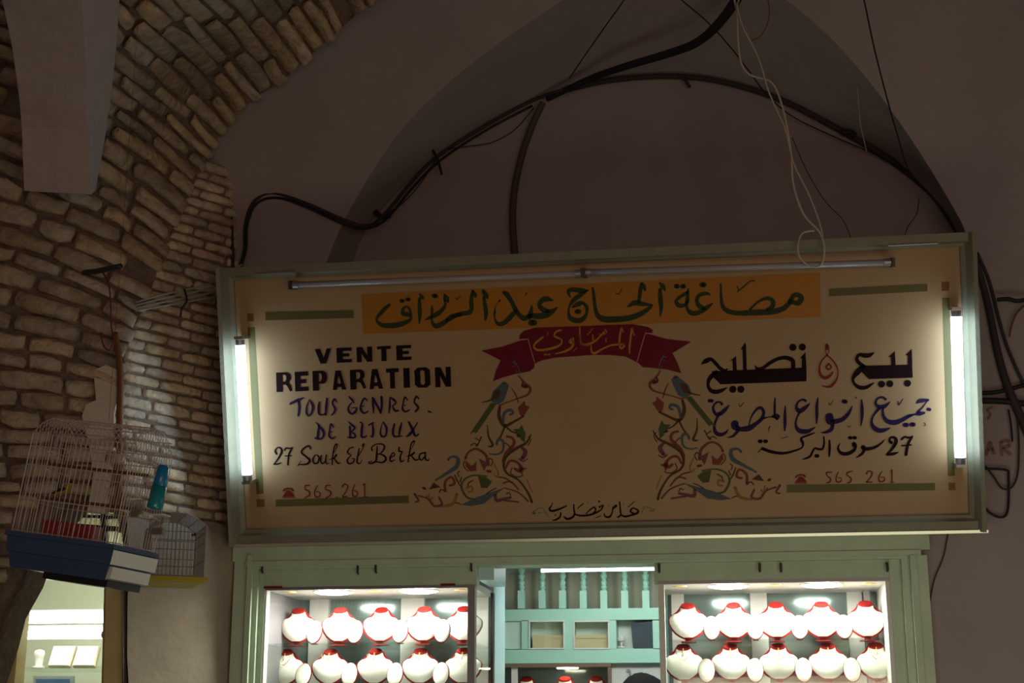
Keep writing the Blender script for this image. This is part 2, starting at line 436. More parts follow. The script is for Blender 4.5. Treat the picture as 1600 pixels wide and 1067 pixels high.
# ------------------------------------------------------------------ the sign
sign = thing('shop_sign', SO+Vector((SW/2, 0, 0)), 'wide cream signboard with painted French and Arabic lettering, above the shop doorway', 'sign')
FT, FB = 0.052, 0.060
def sbox(mb, u0, v0, u1, v1, h0, h1):
    return mb.hexa([sp(u0, v0, h1), sp(u1, v0, h1), sp(u1, v1, h1), sp(u0, v1, h1), sp(u0, v0, h0), sp(u1, v0, h0), sp(u1, v1, h0), sp(u0, v1, h0)])
mb = MB(); sbox(mb, 0.01, 0.01, SW-0.01, SH-0.01, -0.05, 0.0); mb.build('painted_board', CREAM, sign)
for (u0, v0, u1, v1) in ((0, 0, SW, FB), (0, SH-FT, SW, SH)):
    mb = MB(); iv = v1 if v0 == 0 else v0; ov = v0 if v0 == 0 else v1
    mb.hexa([sp(u0, ov, 0.05), sp(u1, ov, 0.05), sp(u1, iv+(ov-iv)*0.35, 0.05), sp(u0, iv+(ov-iv)*0.35, 0.05), sp(u0, ov, -0.06), sp(u1, ov, -0.06), sp(u1, iv, -0.02), sp(u0, iv, -0.02)])
    mb.hexa([sp(u0, iv+(ov-iv)*0.6, 0.03), sp(u1, iv+(ov-iv)*0.6, 0.03), sp(u1, iv, 0.02), sp(u0, iv, 0.02), sp(u0, iv+(ov-iv)*0.6, -0.03), sp(u1, iv+(ov-iv)*0.6, -0.03), sp(u1, iv, -0.03), sp(u0, iv, -0.03)])
    mb.build('frame_rail', FRAMEG, sign)
for (u0, u1) in ((0, 0.052), (SW, SW-0.052)):
    mb = MB()
    mb.hexa([sp(u0, 0, 0.085), sp(u0+(u1-u0)*.3, 0, 0.080), sp(u0+(u1-u0)*.3, SH, 0.080), sp(u0, SH, 0.085), sp(u0, 0, -0.06), sp(u1, 0, -0.02), sp(u1, SH, -0.02), sp(u0, SH, -0.06)])
    mb.hexa([sp(u0+(u1-u0)*.45, .02, 0.035), sp(u1, .02, 0.016), sp(u1, SH-.02, 0.016), sp(u0+(u1-u0)*.45, SH-.02, 0.035), sp(u0+(u1-u0)*.45, .02, -0.03), sp(u1, .02, -0.03), sp(u1, SH-.02, -0.03), sp(u0+(u1-u0)*.45, SH-.02, -0.03)])
    mb.build('frame_stile', FRAMEG, sign)
mb = MB(); sbox(mb, -0.005, -0.006, SW+0.01, 0.006, -0.03, 0.062); o = mb.build('drip_edge', ALU, sign); o['label'] = 'bright metal drip edge'
for (a, b, yb) in (((398, 424), (460, 420), 0), ((1388, 380), (1465, 376), 0)):
    mb = MB(); mb.tube([sg(a[0], a[1]+4, 0.054), sg(b[0], b[1]+4, 0.054)], 0.004, 6); mb.build('curtain_wire_rod', GREYM, sign)

CR = dict(c=(420, 610, 8.893), d=(540, 610, 8.893), e=(380, 730, 5.714), f=(570, 440, 10.667), g=(700, 440, 8.889), h=(870, 430, 8.889),
          i=(1040, 430, 6.667), j=(740, 500, 8.889), k=(900, 500, 8.421), l=(1085, 525, 8.421), m=(1270, 525, 8.889), n=(1100, 610, 8.421),
          o=(1270, 610, 8.0), p=(1170, 660, 5.926), q=(825, 770, 7.619), r=(630, 560, 4.104), x=(0, 0, 1.0))
def stroke_uv(mb, pts, h, k=5):                             # brush stroke: (u, v, width) in metres on the board
    P = spline(pts, k) if len(pts) > 2 else list(pts); Lr = []; Rr = []
    for i, (u, v, w) in enumerate(P):
        a = P[max(i-1, 0)]; b = P[min(i+1, len(P)-1)]; dx, dy = b[0]-a[0], b[1]-a[1]; l = math.hypot(dx, dy) or 1e-6
        w = max(w, 0.0008); nx, ny = -dy/l*w/2, dx/l*w/2
        Lr.append(sp(u+nx, v+ny, h)); Rr.append(sp(u-nx, v-ny, h))
    mb.grid([Lr, Rr])
    for (u, v, w) in (P[0], P[-1]):                         # rounded ends
        if w > 0.006: mb.add([sp(u+w*.5*math.cos(t*math.pi/5), v+w*.5*math.sin(t*math.pi/5), h) for t in range(10)], [tuple(range(10))])
def cuv(cr, x, y):
    a, b, s = CR[cr]; return suv(a+x/s, b+y/s)
PXM = 0.00268
UC = suv(925, 690)[0]
def S_(mb, cr, strokes, h=0.0015, mirror=False, wf=1.0):
    for st in strokes:
        P = []
        for (x, y, w) in st:
            u, v = cuv(cr, x, y); P.append((2*UC-u if mirror else u, v, w/CR[cr][2]*PXM*wf))
        stroke_uv(mb, P, h)
def PL(mb, cr, pts, h=0.0015, mirror=False):
    Q = []
    for x, y in pts:
        u, v = cuv(cr, x, y); Q.append(sp(2*UC-u if mirror else u, v, h))
    mb.poly(Q)
def DOT(mb, cr, dots, h=0.0015):
    for x, y, r in dots:
        u, v = cuv(cr, x, y); R = r/CR[cr][2]*PXM
        mb.add([sp(u+R*math.cos(t*math.pi/8), v+R*math.sin(t*math.pi/8), h) for t in range(16)], [tuple(range(16))])

# painted bars, corner squares and the orange band
BARS = [[(414.8, 487.4), (552.6, 484.6), (552.6, 496.9), (414.8, 500.4)], [(1295, 451.3), (1449, 443.4), (1449, 455), (1295, 463)],
        [(430.8, 780.4), (638.7, 774.1), (638.7, 785.7), (430.8, 791.3)], [(1229.4, 757.2), (1461, 754.4), (1461, 765.6), (1229.4, 769.4)],
        [(387.2, 511), (398.3, 511), (412, 771), (401, 772)], [(1472, 465), (1483.3, 465), (1492, 743), (1481, 744)]]
for b in BARS:
    mb = MB(); PL(mb, 'x', b, 0.001); mb.build('painted_bar', GREENP, sign)
for b in ([(386.5, 489.8), (396.3, 489.8), (396.8, 501.6), (387, 501.6)], [(401, 779.9), (413.2, 779.9), (413.6, 791.7), (401.4, 791.7)],
          [(1471, 440.5), (1483, 440), (1483.3, 454), (1471.3, 454.5)], [(1482, 754), (1492.4, 754), (1492.8, 765.7), (1482.4, 765.7)]):
    mb = MB(); PL(mb, 'x', b, 0.001); mb.build('painted_square', BROWNP, sign)
mb = MB(); PL(mb, 'x', [(564, 460), (800, 448.5), (1281.4, 426), (1282.4, 495), (900, 510), (567.8, 521.5)], 0.001); mb.build('painted_band', ORANGE, sign)

# block capitals from plain shapes
GL = {'E': [[(0, 0), (1, 0), (1, .22), (.42, .22), (.42, .39), (.84, .39), (.84, .6), (.42, .6), (.42, .78), (1, .78), (1, 1), (0, 1)]],
      'V': [[(0, 0), (.33, 0), (.53, .62), (.72, 0), (1, 0), (.68, 1), (.33, 1)]],
      'N': [[(0, 0), (.36, 0), (.68, .55), (.68, 0), (1, 0), (1, 1), (.66, 1), (.32, .45), (.32, 1), (0, 1)]],
      'T': [[(0, 0), (1, 0), (1, .2), (.68, .2), (.68, 1), (.3, 1), (.3, .2), (0, .2)]],
      'I': [[(0, 0), (1, 0), (1, 1), (0, 1)]],
      'P': [[(0, 0), (.72, 0), (.93, .1), (1, .3), (.96, .52), (.78, .66), (.42, .66), (.42, 1), (0, 1), (0, .13), (.42, .13), (.42, .53), (.55, .53), (.62, .4), (.62, .22), (.55, .13), (0, .13)]],
      'R': [[(0, 0), (.4, 0), (.4, 1), (0, 1)], [(.4, 0), (.72, 0), (.92, .12), (.94, .35), (.8, .52), (.92, .7), (1, .95), (.86, 1), (.68, .72), (.58, .64), (.4, .64), (.4, .48), (.55, .48), (.64, .36), (.64, .2), (.56, .13), (.4, .13)]],
      'A': [[(.22, 0), (.62, 0), (.8, .5), (.56, .5), (.46, .3), (.38, .5), (.10, .5)], [(.10, .5), (.38, .5), (.36, .68), (.6, .68), (.56, .5), (.8, .5), (1, 1), (.68, 1), (.62, .86), (.36, .86), (.3, 1), (0, 1)]],
      'O': [[(0, .15), (.22, 0), (.75, 0), (.98, .15), (1, .85), (.78, 1), (.25, 1), (.02, .85), (.02, .5), (.38, .5), (.38, .8), (.46, .86), (.58, .86), (.65, .78), (.64, .22), (.56, .14), (.44, .14), (.37, .22), (.38, .5), (.02, .5)]]}
GL['P'] = [[(0, 0), (.42, 0), (.42, 1), (0, 1)], [(.42, 0), (.72, 0), (.93, .1), (1, .3), (.96, .52), (.78, .66), (.42, .66), (.42, .53), (.55, .53), (.62, .4), (.62, .22), (.55, .13), (.42, .13)]]
def letters(rows, m):
    mb = MB()
    for ch, x0, x1, y0, y1 in rows:
        w, h = x1-x0, y1-y0
        for poly in GL[ch]:
            Q = []
            for a, b in poly:
                px = x0+a*(w-0.03*h)+b*h*0.03; py = y0+b*h+(0.5-a)*w*0.045
                Q.append(sg(px, py, 0.0015))
            mb.poly(Q)
    return mb.build('painted_lettering', m, sign)
letters([('V', 491.7, 518, 544.8, 568), ('E', 525.5, 550, 543.3, 566.3), ('N', 556.9, 582, 542, 565.5), ('T', 589, 611, 540.8, 564), ('E', 619, 643, 539.3, 562.6)], BLACKP)
letters([('R', 431.2, 456.8, 581.6, 612), ('E', 460.3, 482, 580.6, 611), ('P', 488, 512, 579.2, 610), ('A', 519.2, 541, 578.8, 608.8), ('R', 546.6, 572, 577.4, 608.2),
         ('A', 576.5, 598.7, 576.5, 607.5), ('T', 603, 623.7, 575.5, 607), ('I', 630, 640.7, 575, 605.8), ('O', 647, 673, 574, 605.6), ('N', 679.5, 705, 573.5, 604.5)], BLACKP)
mb = MB()
S_(mb, 'c', [[(300,185,30),(400,135,40),(490,100,16)], [(415,150,35),(425,240,38),(410,350,25)],
  [(560,120,10),(600,180,36),(615,240,36),(590,320,25),(550,350,22),(525,310,30),(525,230,22),(550,160,14),(562,120,8)],
  [(705,165,25),(695,240,40),(700,320,35),(740,340,22),(790,320,25)], [(810,110,25),(800,220,40),(790,340,25)],
  [(950,170,14),(915,120,28),(885,170,24),(905,220,30),(925,260,34),(905,310,28),(870,345,16)],
  [(1105,80,12),(1150,120,34),(1185,170,20)], [(1160,160,14),(1110,230,26),(1115,290,34),(1160,325,28),(1205,290,34),(1220,240,20),(1150,245,12)]])
S_(mb, 'd', [[(305,150,14),(260,110,28),(215,200,28),(215,270,36),(255,315,26),(320,285,16)], [(220,225,18),(265,210,12)],
  [(390,320,16),(385,210,36),(375,100,26)], [(385,110,30),(440,210,36),(490,310,30)], [(490,310,24),(505,200,36),(500,90,36)],
  [(600,320,14),(615,230,34),(615,115,22)], [(620,95,20),(670,130,36),(700,170,24),(650,220,18)], [(650,215,16),(690,280,34),(745,275,16)],
  [(865,140,14),(825,95,28),(800,190,22),(795,260,34),(835,295,26),(895,265,16)],[(800,215,16),(840,200,12)],
  [(1025,120,16),(985,85,30),(955,160,24),(995,210,34),(1010,245,32),(970,295,26)], [(1150,290,22),(1185,302,22)]])
mb.build('painted_lettering', BLUEP, sign)
mb = MB()
S_(mb, 'c', [[(650,440,10),(700,490,30),(690,560,36),(680,660,34)],[(690,490,26),(745,540,36),(765,610,34),(730,670,24),(660,665,30),(635,655,12)],
  [(905,520,14),(865,465,28),(845,560,24),(840,630,32),(880,665,26),(930,640,14)],[(845,580,16),(885,570,12)]])
S_(mb, 'd', [[(35,430,12),(90,480,30),(130,520,26),(85,570,18)], [(60,500,26),(65,600,34),(60,650,24)], [(80,575,16),(130,610,26),(130,650,24),(70,655,28),(20,650,12)],
  [(205,440,22),(228,452,22)], [(235,470,30),(225,560,40),(225,640,34),(270,645,22),(300,620,10)],
  [(310,490,14),(350,465,24),(395,445,16)], [(375,470,26),(385,560,36),(375,640,28),(345,630,16)],
  [(520,430,14),(565,510,34),(570,580,30),(545,640,26),(500,630,30),(485,580,26),(500,500,16),(522,430,10)],
  [(680,465,26),(660,560,36),(670,630,32),(720,640,24),(790,630,14)],[(785,440,16),(760,530,38),(745,620,24)],
  [(880,440,30),(930,540,44),(970,630,30),(1025,600,14)], [(1005,440,14),(950,530,24),(890,610,40),(840,645,10)]])
mb.build('painted_lettering', BLUEP, sign)
mb = MB()
S_(mb, 'c', [[(110,880,30),(90,840,26),(120,795,18),(165,800,26),(180,850,32),(130,950,24),(70,1025,16)],[(70,1025,20),(130,1020,24),(180,1000,10)],
  [(220,830,20),(240,800,20),(290,805,20),(335,790,14)],[(325,800,22),(280,890,24),(265,1030,22)],[(220,910,14),(325,905,14)],
  [(580,820,16),(560,770,26),(490,800,22),(455,860,26),(520,920,26),(570,970,34),(530,1020,26),(420,1030,14),(400,1050,10)],[(450,975,8),(410,1040,14)],
  [(650,890,14),(615,950,22),(630,1010,22),(680,1000,24),(700,930,24),(660,890,14)],
  [(735,895,18),(720,970,22),(745,1015,20),(790,980,16)],[(800,895,20),(790,980,22),(810,1020,14),(850,1000,8)],
  [(880,1030,20),(890,900,20),(910,790,18),(940,745,24),(950,770,14),(900,870,8)],[(895,950,14),(945,890,24),(900,955,14)],[(915,950,18),(960,1010,22),(1000,1000,8)],[(840,960,12),(890,940,12)],
  [(1180,790,18),(1130,800,16),(1095,860,22),(1150,900,10)],[(1150,895,10),(1095,960,24),(1110,1015,22),(1170,1000,20),(1190,950,18),(1150,950,8)],
  [(1295,775,14),(1322,740,22),(1300,820,12),(1240,915,14)],[(1260,800,16),(1235,920,22),(1230,1000,24),(1270,1010,14),(1300,960,8)]])
S_(mb, 'd', [[(370,830,26),(365,790,18),(430,745,16),(520,750,22),(540,800,26),(490,870,16),(440,890,10)],[(440,770,14),(435,880,30),(420,980,26),(350,1015,18),(320,1000,18),(370,980,10)],[(460,875,14),(540,910,26),(560,960,30),(510,1000,22),(420,990,18),(330,1020,12)],
  [(620,940,12),(680,900,18),(660,865,16),(620,930,24),(630,985,24),(690,960,10)],
  [(745,790,22),(745,840,26),(790,850,18)],[(790,850,16),(760,920,24),(770,985,26),(820,970,10)],
  [(870,990,20),(890,860,20),(910,750,18),(950,700,22),(955,730,12),(900,830,8)],[(890,910,14),(960,860,24),(905,915,14)],[(920,910,18),(970,965,24),(1030,950,10)],[(850,920,12),(890,900,12)],
  [(1100,865,20),(1040,880,20),(1025,940,24),(1060,965,18),(1100,920,16)],[(1110,860,20),(1110,950,24),(1150,970,16),(1165,940,6)]])
mb.build('painted_lettering', BLACKP, sign)
mb = MB()
S_(mb, 'e', [[(600,160,8),(555,165,12),(555,205,10)],[(555,200,9),(590,215,14),(590,250,14),(545,275,10)],[(665,160,8),(640,210,12),(645,260,13),(680,260,12),(685,225,10),(650,215,8)],
  [(785,160,8),(740,165,12),(738,205,10)],[(738,200,9),(780,215,14),(778,250,14),(735,275,10)],[(832,268,12),(845,268,12)],[(885,175,14),(905,150,12),(935,165,12),(920,215,11),(885,262,10)],[(885,264,12),(935,262,10)],
  [(1000,150,8),(978,205,12),(983,255,13),(1015,255,12),(1022,220,10),(988,208,8)],[(1065,160,10),(1085,148,12)],[(1085,148,14),(1085,200,13),(1087,265,12)],[(1065,268,9),(1110,262,9)]])
def phone(mb, cr, ox, oy):
    PL(mb, cr, [(ox+x, oy+y) for x, y in ((350,215),(365,190),(400,180),(440,184),(458,206),(440,215),(425,198),(385,198),(370,215))])
    PL(mb, cr, [(ox+x, oy+y) for x, y in ((350,262),(370,235),(388,205),(420,205),(450,235),(463,262))])
    PL(mb, cr, [(ox+x, oy+y) for x, y in ((345,266),(465,266),(465,272),(345,272))])
phone(mb, 'e', 0, 0); mb.build('painted_lettering', REDP, sign)
mb = MB()
S_(mb, 'p', [[(775,460,8),(720,465,14),(725,495,10)],[(725,495,9),(755,520,14),(750,550,14),(715,560,9)],[(830,455,9),(808,510,12),(815,550,13),(850,545,12),(855,515,9),(820,510,8)],
  [(965,450,8),(910,465,14),(912,495,10)],[(912,492,9),(945,515,14),(940,550,14),(910,560,9)],[(1090,475,14),(1105,450,12),(1140,460,14),(1130,505,12),(1085,555,10)],[(1085,553,12),(1145,550,12)],
  [(1235,450,9),(1205,500,13),(1210,545,13),(1250,540,12),(1255,510,10),(1215,505,8)],[(1310,455,8),(1325,440,10)],[(1325,440,14),(1325,500,13),(1325,555,12)],[(1305,555,8),(1345,553,8)]])
phone(mb, 'p', 75, 296); mb.build('painted_lettering', REDP, sign)
# Arabic heading on the orange band
mb = MB(); H = 0.003
S_(mb, 'f', [[(410,385,40),(310,480,60),(215,590,40),(205,650,40),(270,715,60),(400,735,75),(560,720,75),(700,670,60),(770,620,40),(765,520,40),(740,440,35),(690,415,25),(640,460,45),(640,530,60),(700,545,70),(750,570,30)],
  [(610,320,55),(640,320,55)],[(710,295,55),(740,295,55)],[(910,200,20),(960,260,50),(980,300,15)],[(915,280,40),(915,400,55),(920,550,55),(910,690,25)],
  [(1330,215,30),(1360,280,80),(1390,330,40)],[(1330,300,35),(1340,400,40),(1250,510,65),(1130,580,60),(1010,635,15)],[(1150,235,60),(1190,240,60)],
  [(1120,390,10),(1125,480,40),(1120,600,25),(1130,680,40),(1190,740,70),(1330,680,65),(1450,580,60),(1600,545,60)]], H, wf=1.15)
S_(mb, 'g', [[(-10,540,45),(150,455,50),(290,430,55),(330,380,50),(325,290,50),(330,210,40),(345,130,30)],[(340,120,15),(375,180,50),(385,215,20)],
  [(110,220,10),(125,250,10),(150,225,8),(180,200,8)],[(490,130,40),(530,190,60),(555,230,20)],[(500,220,35),(520,350,50),(530,450,50),(520,545,15)],
  [(780,150,40),(820,180,60),(880,270,50),(940,390,55),(1000,470,55),(1060,510,60),(1130,480,50)],[(945,400,45),(860,500,60),(770,580,50),(690,580,45),(650,500,15),(650,430,30),(660,360,10),(700,280,10),(720,265,30)],
  [(1165,330,15),(1155,420,50),(1130,490,60)],[(1150,470,60),(1280,480,70),(1400,440,80),(1480,390,40),(1530,350,8)],[(1155,570,70),(1200,570,70)],
  [(1465,265,10),(1380,240,60),(1310,260,60),(1270,320,50),(1310,380,60),(1390,410,50)],[(1075,190,12),(1100,150,12)]], H, wf=1.15)
S_(mb, 'h', [[(430,210,10),(350,215,60),(230,200,50),(170,215,50),(170,270,30),(195,310,10)],[(430,210,20),(330,275,50),(230,350,50),(180,430,25),(165,500,25),(185,590,50),(270,630,60),(360,610,55),(415,530,35),(415,440,45),(360,385,35),(300,400,60),(220,440,25)],[(280,505,55),(310,505,55)],
  [(500,180,25),(515,280,40),(530,420,40),(560,540,50),(640,605,70),(800,615,70),(1000,595,65),(1150,545,60),(1270,470,45),(1325,415,20)],[(1325,415,20),(1200,400,50),(1080,385,60),(990,435,20)],[(1140,370,40),(1155,260,45),(1165,180,45),(1175,120,30)],[(1175,100,15),(1210,150,45),(1225,210,25)],
  [(820,250,12),(860,260,10),(910,180,8)],[(1430,110,20),(1470,150,55),(1505,210,20)],[(1435,200,40),(1440,330,55),(1450,450,45),(1435,575,15)]], H, wf=1.15)
S_(mb, 'i', [[(235,135,12),(228,250,35),(220,330,25),(260,390,40),(320,395,40),(380,370,40),(440,330,35),(495,290,8)],[(230,180,30),(160,220,28),(110,270,30),(140,315,40),(200,310,28),(225,260,20)],[(110,115,40),(125,115,40)],[(175,115,40),(190,115,40)],
  [(470,205,10),(420,190,32),(350,210,32),(325,265,32),(350,320,40),(400,345,35)],[(380,100,45),(400,100,45)],
  [(575,90,14),(578,200,22),(590,310,32),(640,370,40),(750,395,40),(900,390,50),(1100,380,50),(1210,355,45),(1270,310,40),(1300,260,35)],[(880,355,20),(960,280,20),(1050,240,30),(1110,260,35),(1115,320,40),(1060,360,30)],[(1300,290,35),(1330,215,40),(1380,205,40),(1415,240,45),(1380,290,45),(1310,275,30)],
  [(745,110,8),(760,160,10)],[(745,175,8),(800,130,12),(880,65,10),(930,60,10)]], H, wf=1.15)
mb.build('painted_lettering', DKGREEN, sign)
# wine red ribbon with gold script
mb = MB()
PL(mb, 'x', [(811.4,530.4),(812,523.6),(818.8,516.9),(836.8,511.8),(869.4,510.7),(920,509.2),(947.5,507.7),(989,506.5),(1012.8,510.7),(1020,515.4),(1019.3,520.2),(1010.4,520.8),(996.8,566.5),(977,557),(953.4,554.6),(923.7,554.6),(900,556.4),(869.4,558.5),(846.9,563),(835.6,568),(824.4,530.4)], 0.0022)
PL(mb, 'x', [(752.4,547.8),(785,541.6),(812,532.6),(824.4,530.4),(835.6,566.4),(835,574.3),(827.8,580),(801.9,585),(785,590),(770.4,595.6),(776,576.5),(782.8,563)], 0.0027)
PL(mb, 'x', [(1010.4,520.8),(1042.5,529.7),(1079.9,533.8),(1050.8,551.7),(1059,567.7),(1064.5,583),(1042.5,577.2),(1018.8,574.8),(1004.5,573.6),(996.8,566.5)], 0.0027)
rib = mb.build('painted_ribbon', WINE, sign)
mb = MB(); S_(mb, 'j', [[(640,272,9),(740,265,9),(762,290,9),(850,590,9)]], 0.0034); S_(mb, 'k', [[(1000,180,9),(930,175,9),(905,200,9),(805,545,9)]], 0.0034); mb.build('fold_line', PINKL, rib)
mb = MB(); H = 0.0034
S_(mb, 'j', [[(960,240,30),(870,310,30),(840,370,25),(890,415,30),(1000,410,32),(1130,380,32),(1215,330,25),(1220,270,20),(1150,240,25),(1120,210,22),(1150,160,25),(1215,140,25)],[(990,480,25),(1010,480,25)],[(1040,480,22),(1060,475,22)],[(1020,210,8),(1040,170,8)],
  [(1360,260,20),(1340,300,35),(1380,310,35),(1385,250,20)],[(1390,290,25),(1370,370,30),(1280,430,30),(1130,470,12)],[(1380,440,8),(1440,380,8)],[(1475,100,20),(1480,230,20),(1500,330,25),(1600,350,25)]], H)
S_(mb, 'k', [[(50,200,16),(75,310,24),(160,320,30),(260,270,26),(330,200,20),(390,150,40)],[(380,115,10),(400,150,25),(380,180,20)],[(220,190,14),(225,270,18)],[(310,180,12),(320,210,14)],
  [(200,330,14),(205,410,20),(250,435,34),(340,385,24),(450,335,22),(560,320,24),(620,320,28)],[(570,320,24),(590,370,26),(630,350,26),(625,310,20)],[(600,100,20),(580,190,26),(570,300,22)],[(600,100,12),(620,150,24)],[(395,240,14),(395,290,14)],
  [(735,110,22),(720,230,26),(705,350,24),(705,450,10)],[(740,110,14),(765,200,16)],[(140,195,8),(175,170,10),(220,110,8)]], H)
mb.build('painted_lettering', GOLD, rib)
# big black Arabic words, red letter between them
mb = MB()
PL(mb, 'l', [(230,462),(1475,412),(1475,595),(340,635),(300,590),(250,545)]); PL(mb, 'l', [(1390,290),(1462,210),(1475,425),(1412,425),(1412,290)])
PL(mb, 'l', [(605,180),(668,80),(680,120),(690,465),(640,465),(632,175)]); PL(mb, 'l', [(465,330),(548,262),(560,465),(505,465),(500,322)])
S_(mb, 'l', [[(795,385,10),(830,430,40),(900,420,40),(1000,350,45),(1100,300,45),(1200,285,50),(1290,320,55),(1300,410,55)],[(90,372,8),(150,330,60),(220,305,45),(280,360,45),(340,425,45),(400,455,40),(440,425,10)],[(290,480,60),(205,550,55),(180,640,40),(210,710,50),(280,735,55),(360,715,45),(435,675,8)]])
DOT(mb, 'l', [(505,700,45),(610,700,45),(1295,148,45),(1420,145,45)]); mb.build('painted_lettering', BLACKP, sign)
mb = MB()
PL(mb, 'm', [(640,420),(720,408),(800,410),(1380,395),(1388,578),(780,598),(740,560),(680,500)]); PL(mb, 'm', [(1285,265),(1375,175),(1382,400),(1318,400),(1318,272)]); PL(mb, 'm', [(1050,290),(1140,210),(1150,410),(1090,410),(1085,292)])
S_(mb, 'm', [[(855,225,8),(790,265,55),(720,270,60),(650,260,45),(610,310,45),(640,370,50),(720,425,40)],[(690,430,60),(620,500,75),(560,580,45),(570,650,35),(640,710,50),(730,715,50),(800,680,35),(855,645,6)]])
DOT(mb, 'm', [(955,668,45),(1070,662,45),(1315,656,45)]); mb.build('painted_lettering', BLACKP, sign)
mb = MB()
S_(mb, 'm', [[(200,260,20),(120,350,22),(90,450,28),(110,540,40),(170,580,45),(240,550,35),(275,500,20)],[(190,260,20),(270,330,20),(330,420,22),(350,500,16),(330,600,25),(270,680,38),(210,705,30),(120,690,6)],[(220,385,22),(185,430,25),(220,465,25),(255,430,25),(220,385,22)],[(195,130,50),(200,170,55)],[(175,180,12),(180,220,12),(195,250,12)],[(225,180,12),(222,220,12),(205,250,12)]])
mb.build('painted_lettering', REDP, sign)
mb = MB()
S_(mb, 'n', [[(235,180,35),(215,155,25),(160,160,25),(120,220,30),(140,290,40),(190,320,45),(270,260,50),(335,190,10)],[(200,300,40),(155,400,30),(135,480,35),(160,560,50),(230,580,45),(290,550,30),(320,510,8)],[(70,135,45),(105,135,45)],
  [(310,620,8),(380,600,30),(430,550,40),(450,500,60),(400,480,70),(390,430,60),(430,420,40),(450,500,50),(580,500,70),(680,440,50),(760,370,45),(785,290,40),(760,235,40),(710,235,35),(650,300,25),(610,380,18),(590,460,16)],[(770,370,30),(850,350,14),(910,350,20)],[(910,340,40),(970,340,70),(1000,330,10)],[(960,370,40),(940,350,30)],[(930,320,30),(930,200,32),(935,95,15)],
  [(1070,200,15),(1065,330,38),(1065,450,38),(1060,535,15)],[(1335,135,35),(1300,120,25),(1240,150,25),(1215,220,40),(1260,270,60),(1340,220,45),(1395,165,10)],[(1260,280,30),(1215,380,25),(1210,470,35),(1260,530,60),(1350,540,55),(1420,510,30),(1465,480,8)],[(1500,90,15),(1485,200,38),(1485,330,38),(1480,440,15)],
  [(455,170,8),(475,210,10),(525,155,8)],[(870,470,14),(850,510,10),(855,545,6)]])
S_(mb, 'o', [[(495,190,10),(450,280,40),(370,360,50),(260,390,60),(200,390,60),(190,320,60),(230,310,40),(245,400,45),(235,480,45),(170,520,35),(100,525,8)],[(385,135,50),(410,140,50)],[(610,110,15),(615,220,38),(615,330,35),(600,445,12)],
  [(910,110,30),(870,85,25),(810,100,25),(785,160,30),(820,200,45),(890,200,50),(970,140,8)],[(830,220,40),(760,310,25),(735,390,30),(760,460,50),(830,500,55),(910,490,40),(970,465,8)],
  [(875,220,25),(880,310,35),(930,380,50),(1020,400,60),(1110,370,50),(1200,320,40),(1270,300,20)],[(1190,325,30),(1215,315,35)],[(1270,300,16),(1330,290,50),(1390,280,30)],[(1320,280,45),(1320,260,30),(1370,210,20),(1430,130,14)],[(1300,155,20),(1340,130,50),(1440,120,30)],
  [(1150,430,50),(1175,430,50)],[(1230,425,50),(1260,425,50)],[(1440,235,40),(1460,238,40)],[(1065,130,8),(1075,180,14),(1130,100,8)],[(200,150,8),(215,180,10),(260,115,6)],[(530,80,12),(550,100,10)],[(1380,405,8),(1410,410,8)],[(1385,440,8),(1410,435,8),(1400,410,6)],[(430,435,6),(455,460,8),(480,430,6)]])
mb.build('painted_lettering', BLUEP, sign)
mb = MB()
S_(mb, 'o', [[(980,650,40),(960,630,30),(970,590,25),(1020,590,35),(1040,640,45),(990,730,35),(930,790,20)],[(930,800,30),(1010,790,35),(1075,770,8)],[(1110,610,25),(1150,580,25),(1200,590,25),(1255,570,15)],[(1240,580,25),(1190,670,35),(1165,800,35)],[(1115,690,20),(1230,680,18)],
  [(905,610,8),(840,670,25),(760,715,35),(660,730,45),(620,710,45),(640,710,40),(630,770,35),(590,810,28),(540,840,6)],[(340,660,10),(315,720,25),(350,780,40),(430,790,45),(510,750,40),(535,690,35),(510,660,40),(510,690,40)],[(460,590,40),(475,592,40)],[(515,590,40),(530,592,40)],[(208,625,20),(210,720,32),(205,820,20)]])
S_(mb, 'n', [[(1575,610,20),(1580,700,25),(1555,770,30),(1500,770,30),(1460,760,25),(1430,800,25),(1400,860,28),(1350,890,25),(1290,905,8)],[(1475,860,45),(1495,860,45)],[(1460,555,12),(1380,585,25),(1290,620,25),(1280,650,35),(1300,690,35),(1290,750,20),(1200,790,25),(1050,825,35),(900,810,40),(770,765,40)],[(760,765,14),(705,820,6)],[(730,668,45),(750,668,45)],[(800,668,45),(820,668,45)],[(1000,635,6),(1110,605,8)]])
mb.build('painted_lettering', BLACKP, sign)
mb = MB()
